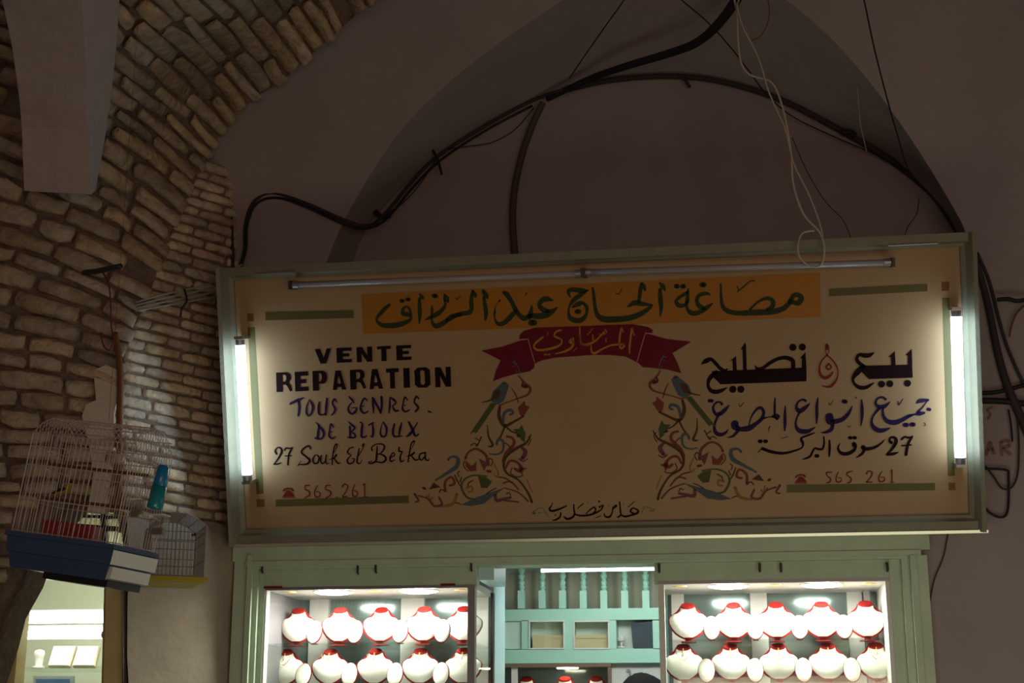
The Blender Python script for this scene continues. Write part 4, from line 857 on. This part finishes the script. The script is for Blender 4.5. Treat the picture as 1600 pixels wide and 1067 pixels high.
# person standing behind the right-hand case, only the dark hair shows
def person():
    hy = 0.95; top = onY(1003, 1058, hy); hz = top.z; base = Vector((top.x, hy, 0))
    r = thing('person', base, 'person with dark hair, only the top of the head showing in the doorway', 'person')
    s = hz/1.78; J = [(0, 0, .95), (0, 0, 1.15), (0, 0, 1.38), (0, -.01, 1.48), (0, -.02, 1.58), (0, -.02, 1.70),
         (-.18, 0, 1.40), (-.22, .02, 1.12), (-.21, -.12, .90), (.18, 0, 1.40), (.22, .02, 1.12), (.21, -.12, .90), (-.1, 0, .90), (-.1, -.01, .50), (-.1, .02, .08), (.1, 0, .90), (.1, -.01, .50), (.1, .02, .08), (-.1, -.14, .04), (.1, -.14, .04)]
    Ed = [(0, 1), (1, 2), (2, 3), (3, 4), (4, 5), (2, 6), (6, 7), (7, 8), (2, 9), (9, 10), (10, 11), (0, 12), (12, 13), (13, 14), (0, 15), (15, 16), (16, 17), (14, 18), (17, 19)]
    Rr = [.15, .14, .15, .06, .09, .085, .06, .045, .035, .06, .045, .035, .09, .065, .045, .09, .065, .045, .04, .04]
    me = bpy.data.meshes.new('body'); me.from_pydata([tuple(Vector(j)*s) for j in J], Ed, [])
    o = bpy.data.objects.new('body', me); COL.objects.link(o); o.parent = r
    bm = bmesh.new(); bm.from_mesh(me); ly = bm.verts.layers.skin.verify(); bm.verts.ensure_lookup_table()
    for i, v in enumerate(bm.verts): v[ly].radius = (Rr[i]*s, Rr[i]*s*(.75 if i < 3 else 1)); v[ly].use_root = (i == 0)
    bm.to_mesh(me); bm.free(); o.modifiers.new('skin', 'SKIN'); sub = o.modifiers.new('sub', 'SUBSURF'); sub.levels = 2; sub.render_levels = 2
    me.materials.append(mat('dark_shirt', (0.06, 0.06, 0.08), 0.9))
    mb = MB(); mb.smooth = True; c = base+Vector((0, -.0, hz-.10))
    rows = []
    for i in range(8):
        a = math.pi*.62*i/7
        rows.append([c+Vector((.118*math.sin(a)*math.cos(t*math.pi/10), .13*math.sin(a)*math.sin(t*math.pi/10), .118*math.cos(a)))*(1+random.uniform(-.03, .03)*0)+Vector((random.uniform(-.004, .004), 0, random.uniform(-.005, .005))) for t in range(21)])
    mb.grid(rows); mb.build('hair', mat('black_hair', (0.010, 0.008, 0.008), 0.8, spec=0.08), r)
person()

# ------------------------------------------------------------------ the lit shop behind the arched opening on the left
YL = -0.30
lx0, lx1 = onY(-70, 1000, YL).x, onY(196, 1000, YL).x
mb = MB(); mb.box((lx0-.3, 0.75, 0), (lx1+.02, .8, 3.0)); struct(mb.build('wall_side_shop', mat('pale_green_wall', (0.66, 0.68, 0.54), 0.8)))
mb = MB(); mb.box((lx0-.35, YL+.06, 0), (lx0-.3, .8, 2.62)); mb.box((lx1+.0, YL+.06, 0), (lx1+.02, .8, 2.6)); struct(mb.build('wall_side_shop_end', MATS['pale_green_wall']))
mb = MB(); mb.box((lx0-.35, YL+.06, 2.62), (lx1+.02, .8, 2.66)); struct(mb.build('ceiling_side_shop', MATS['pale_green_wall']))
area('side_shop_fill', ((lx0+lx1)/2, 0.2, 2.58), (0, 0, 0), 0.8, 0.3, 6, (1, 1, .88))  # added fill without a fixture, lifts the side shop walls and fanlight
dw = thing('shop_window', ((lx0+lx1)/2, YL, 0), 'ochre wooden window frame with a barred fanlight, in the arched opening of the brick', 'window')
def quad(mb, P, y0, y1):
    q = [onY(x, y, y0) for x, y in P]; return mb.hexa(q+[v+Vector((0, y1-y0, 0)) for v in q])
mb = MB(); quad(mb, [(166, 905), (193, 905), (190, 1120), (160, 1120)], -.50, -.40); quad(mb, [(163, 905), (168, 905), (163, 1120), (157, 1120)], -.46, YL+.05); mb.build('frame_post', OCHRE, dw)
mb = MB(); quad(mb, [(24, 950), (33, 946), (18, 1120), (-10, 1120)], YL-.03, YL+.05); mb.build('frame_post', OCHRE, dw)
mb = MB(); quad(mb, [(20, 896), (192, 896), (192, 904), (20, 904)], YL-.02, YL+.05); mb.build('transom', OCHRE, dw)
mb = MB()
for P in ([(60, 801), (192, 806), (192, 811), (60, 806)], [(110, 817), (192, 823), (192, 831), (110, 825)], [(113, 780), (117, 780), (117, 896), (113, 896)], [(157, 780), (165, 780), (165, 896), (157, 896)]): quad(mb, P, YL, YL+.03)
mb.build('fanlight_bars', DARKM, dw)
mb = MB(); quad(mb, [(20, 904), (170, 904), (165, 1120), (5, 1120)], YL+.02, YL+.024); mb.build('window_pane', GLASS, dw)
for k, (a, b, y) in enumerate((((31, 968.5), (170, 969.5), 0.30), ((20, 993), (160, 993), 0.12))):
    A, B = onY(*a, y), onY(*b, y); B = Vector((B.x, B.y, A.z))
    l = thing('window_tube', A, ['lit horizontal tube in the arched side shop, the upper of two', 'lit horizontal tube in the arched side shop, the lower of two'][k], 'lamp', 'lit tubes in the side shop')
    mb = MB(); mb.smooth = True; mb.tube([A, B], .017, 10); mb.build('glass_tube', emit('side_tube', (1, 1, .93), 13), l)
    mb = MB(); mb.box((A.x-.05, y+.02, A.z+.005), (B.x+.05, y+.06, A.z+.045)); mb.build('batten', CASEW, l)
    for P_, s_ in ((A, -1), (B, 1)):
        mb = MB(); mb.tube([P_, P_+Vector((s_*.02, 0, 0))], .017, 8); mb.build('end_cap', GREYM, l)
for k, P in enumerate(([(84, 1009), (119, 1009), (108, 1040), (75, 1040)], [(122, 1009), (155, 1009), (147, 1040), (113, 1040)], [(14, 1009), (33, 1009), (22, 1038), (10, 1038)])):
    lb = ['white slanted jewellery tray in the side shop, the middle one', 'white slanted jewellery tray in the side shop, nearest the ochre post', 'white slanted jewellery tray in the side shop, cut by the brick edge'][k]
    q = [onY(P[0][0], P[0][1], .34), onY(P[1][0], P[1][1], .34), onY(P[2][0], P[2][1], .22), onY(P[3][0], P[3][1], .22)]
    t = thing('display_tray', (q[0]+q[2])/2, lb, 'tray', 'slanted trays in the side shop')
    c = sum(q, Vector())/4; mb = MB(); mb.hexa([c+(v-c)*.93+Vector((0, -.006, .0)) for v in q]+[v+Vector((0, .01, 0)) for v in q]); mb.build('tray_pad', WHITEB, t)
    mb = MB(); mb.hexa([v for v in q]+[v+Vector((0, .02, -.01)) for v in q]); mb.build('tray_rim', OCHRE, t)
z9 = onY(90, 1043, .2).z
mb = MB(); mb.box((lx0, .1, z9-.008), (lx1, .55, z9)); tag(mb.build('window_shelf', SHELFG), 'glass shelf inside the arched side shop under the slanted trays', 'shelf')
for k, (x, y, w) in enumerate(((61, 1032, .026), (66, 1055, .022), (87, 1054, .034))):
    zz = z9 if k == 0 else z9-.16
    t = thing('ring_stand', Vector((onY(x, y, .3).x, .3, zz)), ['small white ring stand in the side shop, standing on the glass shelf', 'small white ring stand below the shelf of the side shop, the slim one', 'small white ring stand below the shelf of the side shop, the fat one'][k], 'display stand')
    hh = .085 if k == 0 else .13
    mb = MB(); mb.smooth = True; mb.lathe([(w*1.1, 0), (w*1.1, .008), (w*.6, .014), (w*.8, hh*.6), (w, hh*.8), (w*.7, hh*.95), (0, hh)], t.location, 14); mb.build('velvet_cone', WHITEB, t)
mb = MB(); mb.box((lx0, .1, z9-.168), (lx1, .55, z9-.16)); tag(mb.build('window_shelf', SHELFG), 'lower glass shelf inside the arched side shop at the bottom edge', 'shelf')
q = [onY(52, 1056, .22), onY(114, 1056, .22), onY(114, 1110, .22), onY(52, 1110, .22)]
t = thing('picture_frame', (q[2]+q[3])/2, 'blue framed picture low in the arched side shop', 'picture')
mb = MB(); mb.hexa(q+[v+Vector((0, .02, 0)) for v in q]); mb.build('frame', mat('silver_frame', (.45, .5, .5), .4), t)
c = sum(q, Vector())/4; mb = MB(); mb.add([c+Vector(((v-c).x*.86, -.002, (v-c).z*.82)) for v in q], [(0, 1, 2, 3)]); mb.build('picture_face', mat('blue_print', (.12, .22, .42), .4), t)

# ------------------------------------------------------------------ bird cages
def cage(loc, ang, tilt, L, Wd, Hb, label, tray_m, wire_m, big):
    M = Matrix.Translation(loc) @ Matrix.Rotation(ang, 4, 'Z') @ Matrix.Rotation(tilt, 4, 'Y')
    X = lambda x, y, z: M @ Vector((x, y, z))
    t = thing('birdcage', M @ Vector((0, 0, 0)), label, 'birdcage')
    rw = .0013; hL, hW = L/2, Wd/2
    prof = [(-hW, Hb*.80), (-hW*.70, Hb*.90), (-hW*.25, Hb*.97), (hW*.25, Hb*.97), (hW*.70, Hb*.90), (hW, Hb*.80)]
    def top(y): return interp(y, prof)
    mb = MB(); n_ = int(L/.0175)
    for i in range(n_+1):
        x = -hL+L*i/n_
        mb.tube([X(x, -hW, 0)]+[X(x, y, z) for y, z in prof]+[X(x, hW, 0)], rw*(1.7 if i in (0, n_) else 1), 4)
    mb.build('wire_bars', wire_m, t)
    m_ = int(Wd/.0150)
    for x in (-hL, hL):
        mb = MB()
        for i in range(1, m_):
            y = -hW+Wd*i/m_; mb.tube([X(x, y, 0), X(x, y, top(y))], rw, 4)
        mb.build('end_bars', wire_m, t)
    mb = MB()
    for z in (.01, Hb*.28, Hb*.55, Hb*.70):
        c = [X(-hL, -hW, z), X(hL, -hW, z), X(hL, hW, z), X(-hL, hW, z)]
        for a_, b_ in zip(c, c[1:]+c[:1]): mb.tube([a_, b_], rw*1.4, 4)
    for y, z in prof: mb.tube([X(-hL-.002, y, z), X(hL+.012, y, z)], rw*1.4, 4)
    mb.build('wire_rings', wire_m, t)
    # deep plastic tray, wider at the rim
    d1, d2 = (.055, .105) if big else (.012, .016)
    mb = MB(); e = .012
    def ringp(g, z): return [X(-hL-g, -hW-g, z), X(hL+g, -hW-g, z), X(hL+g, hW+g, z), X(-hL-g, hW+g, z)]
    R = [ringp(-.004, .004), ringp(e, .006), ringp(e+.004, -.008), ringp(e-.004, -.010), ringp(e-.008, -d1), ringp(e-.014, -d1-.003), ringp(-.012, -d2), ]
    vs = [p for r in R for p in r]; fs = [(i*4+j, i*4+(j+1) % 4, i*4+4+(j+1) % 4, i*4+4+j) for i in range(len(R)-1) for j in range(4)]+[(24, 25, 26, 27)]
    mb.add(vs, fs); mb.add(ringp(-.006, -d1*.6), [(0, 1, 2, 3)])
    mb.build('tray', tray_m, t)
    return t, X, prof
ang = math.radians(-2); tilt = math.radians(8)
p = onY(95, 848, -1.75)
CL, CWd, CH = 0.365, 0.25, 0.40
ca, ct = math.radians(-7), math.radians(8.5)
corner = (Matrix.Rotation(ca, 4, 'Z') @ Matrix.Rotation(ct, 4, 'Y')) @ Vector((CL/2, -CWd/2, 0))
K1 = dict(loc=onY(176, 853, -1.75)-corner)
cg, X1, pr = cage(K1['loc'], ca, ct, CL, CWd, CH, 'white wire birdcage with a deep blue tray, hanging in front of the brick pier', TRAYB, WIREW, True)
hL, hW = CL/2, CWd/2
# end pulled-out drawer and paper lining at the right end of the tray
mb = MB(); mb.hexa([X1(hL+.006, -hW-.004, -.056), X1(hL+.012, -hW+.004, -.056), X1(hL+.014, -hW, -.012), X1(hL+.010, -hW-.006, -.012), X1(hL+.006, hW+.004, -.056), X1(hL+.016, hW+.004, -.056), X1(hL+.018, hW+.006, -.012), X1(hL+.010, hW+.006, -.012)])
o = mb.build('paper_lining', mat('shiny_white_plastic', (.62, .60, .56), .25), cg); o['label'] = 'shiny white liner at the tray end'
mb = MB(); mb.hexa([X1(hL-.01, -hW*.9, -.102), X1(hL+.006, -hW*.9, -.098), X1(hL+.008, -hW*.9, -.062), X1(hL-.006, -hW*.9, -.062), X1(hL-.01, hW*.95, -.102), X1(hL+.006, hW*.95, -.098), X1(hL+.008, hW*.95, -.062), X1(hL-.006, hW*.95, -.062)]); mb.build('drawer', MATS['shiny_white_plastic'], cg)
mb = MB(); mb.hexa([X1(-hL*.3, -hW*.8, -.125), X1(hL*.95, -hW*.8, -.125), X1(hL*.95, -hW*.8, -.10), X1(-hL*.3, -hW*.8, -.10), X1(-hL*.3, hW*.8, -.125), X1(hL*.95, hW*.8, -.125), X1(hL*.95, hW*.8, -.10), X1(-hL*.3, hW*.8, -.10)]); mb.build('tray_foot', BLACKR, cg)
mb = MB(); mb.hexa([X1(-hL*.55, -hW*.75, .006), X1(hL*.45, -hW*.75, .006), X1(hL*.45, -hW*.75, .055), X1(-hL*.55, -hW*.75, .055), X1(-hL*.55, -hW*.3, .006), X1(hL*.45, -hW*.3, .006), X1(hL*.45, -hW*.3, .055), X1(-hL*.55, -hW*.3, .055)])
o = mb.build('seed_trough', mat('red_plastic', (.30, .025, .02), .4), cg); o['label'] = 'red plastic seed trough'
for z in (.13, .24):
    mb = MB(); mb.tube([X1(-hL, 0, z), X1(hL, 0, z)], .005, 8); mb.build('perch', BROWNP, cg)
mb = MB(); mb.smooth = True
mb.tube([X1(x, -hW-.003, z) for x, z in spline([(-.01, .05), (-.01, -.01), (-.005, -.028), (.012, -.034), (.03, -.028), (.036, -.01), (.036, .05)], 4)], .0016, 5); mb.build('door_clip', WIREW, cg)
# drinker and feeder cups on the right-hand end
dr = thing('water_bottle', onY(241, 796, -1.66), 'bright blue plastic water bottle clipped to the end of the birdcage', 'bottle')
ax0, ax1 = onY(241, 796, -1.66), onY(256, 727, -1.66); dv = ax1-ax0
mb = MB(); mb.smooth = True; mb.tube([ax0, ax0+dv*.02, ax0+dv*.06, ax0+dv*.52], [.019, .024, .025, .023], 16); mb.build('bottle_body', mat('teal_plastic', (.0, .22, .27), .2, spec=.7), dr)
mb = MB(); mb.smooth = True; mb.tube([ax0+dv*.52, ax0+dv*.54, ax0+dv*.96, ax1], [.020, .022, .017, .013], 16); mb.build('bottle_cap', mat('blue_cap', (.0, .16, .36), .25, spec=.6), dr)
def cup(c, sx, sy, sz, nm):
    o = thing('feeder_cup', c, nm, 'feeder'); mb = MB(); b = [Vector((x*sx, y*sy, z*sz)) for z in (0, 1) for (x, y) in ((-.8, -.8), (.8, -.8), (.8, .8), (-.8, .8))]
    for i in range(4, 8): b[i].x *= 1.25; b[i].y *= 1.25
    mb.add([c+v for v in b], [(0, 1, 2, 3), (0, 1, 5, 4), (1, 2, 6, 5), (2, 3, 7, 6), (3, 0, 4, 7)]); mb.build('cup_wall', PLASTIC, o)
    mb = MB(); mb.tube([c+v for v in b[4:]]+[c+b[4]], .003, 5); mb.build('cup_rim', MATS['shiny_white_plastic'], o)
    mb = MB(); mb.box(c+Vector((-sx*.6, -sy*.6, .002)), c+Vector((sx*.6, sy*.6, sz*.35))); mb.build('seed', mat('seed', (.18, .13, .07), .9), o)
cup(onY(212, 808, -1.68), .02, .02, .055, 'clear plastic feeder cup on the cage end, the smaller, beside the wire')
cup(onY(247, 836, -1.62), .026, .024, .062, 'clear plastic feeder cup on the cage end, right below the blue bottle')
# goldfinch-like bird on the perch
bt = thing('bird', X1(-.112, 0, .137), 'small yellow and black bird sitting on the perch inside the white cage', 'bird')
c = X1(-.112, 0, .160); mb = MB(); mb.smooth = True
mb.tube([c+.72*Vector((-.055, 0, -.022)), c+.72*Vector((-.035, 0, -.012)), c+.72*Vector((-.012, 0, -.002)), c+.72*Vector((.012, 0, .006)), c+.72*Vector((.024, 0, .020)), c+.72*Vector((.034, 0, .028)), c+.72*Vector((.043, 0, .026)), c+.72*Vector((.052, 0, .023))], [.003, .006, .014, .0145, .010, .0095, .005, .001], 12)
mb.build('body', mat('yellow_feather', (.34, .25, .03), .8), bt)
for s_ in (-1, 1):
    mb = MB(); mb.smooth = True; mb.tube([c+.72*Vector((-.05, s_*.008, -.012)), c+.72*Vector((-.02, s_*.016, .0)), c+.72*Vector((.012, s_*.017, .006)), c+.72*Vector((.018, s_*.014, .008))], [.0015, .005, .006, .0015], 8); mb.build('wing', mat('black_feather', (.015, .013, .012), .7), bt)
    mb = MB(); mb.tube([c+.72*Vector((0, s_*.006, -.012)), X1(-.112, s_*.006, .137)+Vector((0, 0, .004))], .0012, 5); mb.build('leg', BROWNP, bt)
mb = MB(); mb.smooth = True; mb.tube([c+.72*Vector((.026, 0, .031)), c+.72*Vector((.034, 0, .034)), c+.72*Vector((.041, 0, .030))], [.006, .008, .004], 10); mb.build('head_cap', MATS['black_feather'], bt)
# hanging cord of the big cage
mb = MB(); mb.smooth = True; a_ = X1(0, 0, CH); mb.tube([a_, a_+Vector((0, 0, .35)), a_+Vector((0, .0, 1.2)), a_+Vector((0, 0, 2.2))], .0006, 5); tag(mb.build('hanging_wire', DARKR), 'thin dark wire holding up the white birdcage', 'wire')
# second cage, on the pier
p2 = onY(268, 908, -0.62)
cg2, X2, pr2 = cage(p2, math.radians(-62), math.radians(1), .30, .20, .25, 'plain wire birdcage with a yellow tray, against the plastered pier', mat('yellow_plastic', (.42, .33, .02), .4), mat('dull_wire', (.24, .19, .17), .5, spec=.3), False)
mb = MB(); mb.tube([onY(300, 836, -.45), onY(318, 833, -.45)], .006, 6); tag(mb.build('peg', DARKM), 'short dark peg fixed above the yellow tray cage', 'peg')

# ------------------------------------------------------------------ cables
def cable(name, pts, y, r, m, label, off=None, seg=5, cat='cable', group=None):
    """pts: pixels on the plane y (or on the vault when y is None)"""
    P = []
    for q in spline(pts, seg):
        if y is None: P.append(onvault(q[0], q[1], off or .01))
        else: P.append(onY(q[0], q[1], q[2] if len(q) > 2 else y))
    R = r
    if isinstance(r, tuple): R = [r[0]+(r[1]-r[0])*i/(len(P)-1) for i in range(len(P))]
    mb = MB(); mb.smooth = True; mb.tube(P, R, 7); return tag(mb.build(name, m), label, cat, group)
yf = LY-.03
cable('cable', [(370, 430, -.03), (382, 392, -.03), (384, 350, -.03), (398, 314, -.03), (430, 303, -.03), (478, 318, -.03), (540, 345, -.02), (574, 353, .05), (600, 336, .2), (640, 288, .27), (683, 245, yf), (760, 196, yf), (830, 158, yf), (880, 140, .2)], 0, .0085, DARKR, 'dark cable rising from the brick side over the sign to the arch')
cable('cable', [(370, 432, -.05), (384, 392, -.05), (386, 352, -.05), (401, 318, -.05), (434, 309, -.05), (480, 324, -.05), (540, 351, -.03), (572, 357, .03), (604, 342, .2), (645, 293, .27), (690, 249, yf), (762, 202, yf), (832, 165, yf)], 0, .006, BLACKR, 'thin black cable running just under the dark cable left of the arch')
cable('cable', [(855, 155, .26), (890, 138, .2), (930, 120, .12), (980, 103, 0), (1050, 82, -.1), (1090, 66, -.2), (1122, 38, -.3), (1150, 0, -.42), (1175, -45, -.6), (1215, -150, -.95), (1240, -260, -1.3)], 0, (.013, .026), BLACKR, 'thick black cable bundle sweeping up from the arch to the top edge')
cable('cable', [(880, 142, yf), (950, 126, yf), (1040, 119, yf), (1120, 126, yf), (1210, 152, yf), (1300, 196, yf), (1390, 249, yf), (1450, 297, yf), (1480, 335, yf), (1502, 372, yf)], 0, .013, DARKR, 'dark cable following the right curve of the arch above the sign')
cable('cable', [(848, 160, .26), (832, 195, .28), (816, 240, yf), (804, 295, yf), (801, 345, yf), (805, 405, yf)], 0, (.016, .017), mat('brown_cable', (.085, .06, .055), .7, spec=.2), 'thick brown cable dropping from the arch to the top of the sign')
cable('wire', [(602, 336, .26), (635, 312, .26), (660, 282, .26), (682, 248, .26)], 0, .0025, BLACKR, 'thin black wire looping below the arch cable, lower left loop', cat='wire')
cable('wire', [(700, 232, .26), (735, 228, .26), (770, 222, .26), (805, 202, .26), (834, 168, .26)], 0, .0025, BLACKR, 'thin black wire looping below the arch cable near the brown drop', cat='wire')
kn = cable('cable_tie', [(676, 234, .24), (684, 250, .24), (690, 272, .24)], 0, .006, BLACKR, 'loose black cable tie hanging from the arch cable', cat='cable tie')
cable('cable_clip', [(586, 330, .22), (598, 340, .22), (610, 336, .22)], 0, .012, BLACKR, 'dark cable clip at the low bend of the arch cable', cat='clip')
cable('cable_clip', [(1062, 118, .27), (1070, 124, .27), (1078, 136, .27)], 0, .008, DARKR, 'dark cable clip under the crown of the arch', cat='clip')
cable('cable_clip', [(1316, 208, .27), (1326, 206, .27), (1336, 212, .27)], 0, .013, BLACKR, 'dark cable clip on the right haunch of the arch', cat='clip')
cable('wire', [(1030, -160, -1.0), (984, -20, -.7), (975, 0, -.65), (948, 38, -.45), (915, 85, -.2), (890, 122, .0)], 0, .0028, BLACKR, 'thin black wire slanting down to the left onto the arch crown', cat='wire')
cable('wire', [(950, -150, -1.0), (1045, -20, -.7), (1065, 0, -.65), (1105, 34, -.5), (1140, 72, -.35), (1168, 108, -.15), (1200, 150, .1), (1240, 183, .25), (1300, 212, .27), (1360, 238, .27), (1420, 268, .27)], 0, .003, BLACKR, 'thin black wire slanting right across the thick bundle and along the arch', cat='wire')
cable('wire', [(1318, -170, -1.1), (1343, -20, -.75), (1350, 0, -.7), (1366, 75, -.5), (1385, 150, -.3), (1402, 210, -.12), (1420, 265, -.02), (1455, 305, -.01), (1480, 335, 0), (1496, 365, 0)], 0, .0032, BLACKR, 'long black wire falling from the top edge to the right end of the arch', cat='wire')
cable('white_cable', [(1140, -150, -.95), (1146, -15, -.62), (1152, 20, -.6), (1153, 60, -.58), (1158, 98, -.56), (1172, 117, -.55), (1203, 127, -.54), (1217, 150, -.53), (1228, 190, -.52), (1236, 240, -.5), (1240, 290, -.49), (1256, 335, -.48), (1280, 362, -.48), (1288, 388, -.48), (1282, 415, -.48), (1262, 414, -.48), (1247, 395, -.48), (1252, 366, -.47), (1272, 360, -.46)], 0, .0045, WHITEC, 'pale cable hanging from the top edge and looping over the sign edge')
cable('white_cable', [(1160, -150, -.95), (1156, -15, -.63), (1152, 10, -.62), (1162, 45, -.6), (1178, 75, -.58), (1190, 105, -.57), (1200, 140, -.55), (1215, 175, -.53), (1228, 205, -.52), (1240, 255, -.5), (1262, 300, -.49), (1278, 340, -.48), (1286, 370, -.47)], 0, .0035, WHITEC, 'second pale cable hanging straighter beside the looped pale one')
cable('wire', [(1197, -15, -.6), (1202, 15, -.55), (1198, 40, -.5), (1186, 58, -.48), (1174, 63, -.47)], 0, .0025, BROWNP, 'short curled brown wire beside the hanging pale cables', cat='wire')
cable('wire', [(1238, 215, .1), (1262, 270, .1), (1290, 315, .1), (1318, 345, .1), (1332, 380, .1)], 0, .002, DARKR, 'faint dark wire slanting down the wall behind the pale cables', cat='wire')
cable('wire', [(1436, 310, .2), (1432, 335, .2), (1418, 355, .2), (1412, 378, .2)], 0, .002, DARKR, 'faint curled wire above the right corner of the sign', cat='wire')
cable('wire', [(1340, 135, -.1), (1344, 190, .0), (1355, 240, .1)], 0, .0025, GREYC, 'short pale wire hanging across the right side of the arch', cat='wire')
for k in range(4):
    dy = k*5
    cable('grey_cable', [(212, 486-dy*.9, -.53), (255, 478-dy*1.2, -.46), (300, 470-dy*1.3, -.36), (340, 462-dy*1.6, -.25), (362, 446-dy*1.5, -.20), (378, 428-dy, -.19)], 0, .0042, GREYC,
          ['lowest', 'second lowest', 'second highest', 'highest'][k]+' of four grey cables strung across the pier to the sign corner', group='grey cables across the pier')
cable('cable_tie', [(288, 452, -.40), (292, 470, -.41), (284, 482, -.41), (282, 496, -.41)], 0, .004, BLACKR, 'black cable tie around the four grey cables on the pier', cat='cable tie')
cable('cable', [(362, 335, -.03), (363, 380, -.03), (364, 440, -.03), (366, 500, -.03)], 0, (.004, .013), DARKR, 'thick dark cable in the corner between brick pier and wall')
# tangle on the wall right of the sign
yr = -.02
cable('cable', [(1521, 395, yr), (1535, 440, yr), (1547, 490, yr), (1557, 540, yr), (1570, 590, yr), (1590, 640, yr), (1612, 690, yr), (1650, 800, yr), (1680, 960, yr)], 0, (.012, .022), DARKR, 'thick black cable running down the wall right of the sign')
cable('cable', [(1527, 395, yr), (1546, 440, yr), (1560, 495, yr), (1575, 545, yr), (1600, 600, yr), (1625, 640, yr), (1690, 780, yr)], 0, .007, DARKR, 'dark cable spreading away from the thick one right of the sign')
cable('cable', [(1518, 614, yr), (1560, 612, yr), (1600, 602, yr), (1640, 596, yr), (1800, 590, yr)], 0, .009, BLACKR, 'black cable running level to the right edge, upper of two')
cable('cable', [(1518, 626, yr), (1560, 626, yr), (1600, 630, yr), (1640, 632, yr), (1800, 650, yr)], 0, .013, BLACKR, 'black cable running level to the right edge, lower of two')
cable('wire_twist', [(1558, 468, -.04), (1575, 467, -.05), (1590, 470, -.05), (1612, 466, -.05)], 0, .009, BLACKR, 'knot of black twisted wire sticking out at the right edge', cat='wire')
cable('wire', [(1604, 474, -.03), (1588, 490, -.03), (1580, 510, -.03), (1577, 526, -.03)], 0, .004, BROWNP, 'brown wire curling down from the knot at the right edge', cat='wire')
cable('wire', [(1576, 640, yr), (1580, 665, yr), (1582, 690, yr)], 0, .004, BLACKR, 'short straight black wire below the level cables at right', cat='wire')
cable('wire', [(1588, 640, yr), (1592, 690, yr), (1590, 740, yr), (1580, 762, yr), (1565, 762, yr), (1553, 745, yr), (1540, 728, yr)], 0, .004, DARKR, 'dark wire making a wide loop beside the lower right of the sign', cat='wire')
cable('wire', [(1538, 732, yr), (1572, 734, yr), (1576, 745, yr), (1575, 795, yr), (1566, 808, yr), (1548, 802, yr), (1537, 790, yr)], 0, .005, BLACKR, 'black wire bent like a square hook beside the lower right of the sign', cat='wire')
cable('wire', [(1481, 835, -.01), (1474, 870, -.01), (1460, 905, -.01), (1453, 940, -.01)], 0, .0025, DARKR, 'thin dark wire on the wall below the right end of the sign', cat='wire')
# faint red painted letters on the wall
mb = MB()
def wst(pts, w=.011):
    P = [onY(x, y, -.003) for x, y in pts]
    for a, b in zip(P, P[1:]):
        d = (b-a).normalized(); nn = Vector((-d.z, 0, d.x))*w/2; mb.add([a+nn, b+nn, b-nn, a-nn], [(0, 1, 2, 3)])
wst([(1541, 712), (1547, 690), (1554, 710)]); wst([(1543, 703), (1552, 702)]); wst([(1566, 712), (1564, 690), (1576, 688), (1578, 697), (1566, 700), (1580, 711)]); wst([(1552, 636), (1542, 640), (1549, 648), (1543, 655)], .007)
tag(mb.build('wall_lettering', mat('faded_red', (.22, .115, .115), .9, spec=.1)), 'faded red painted letters on the plaster right of the sign', 'graffiti')
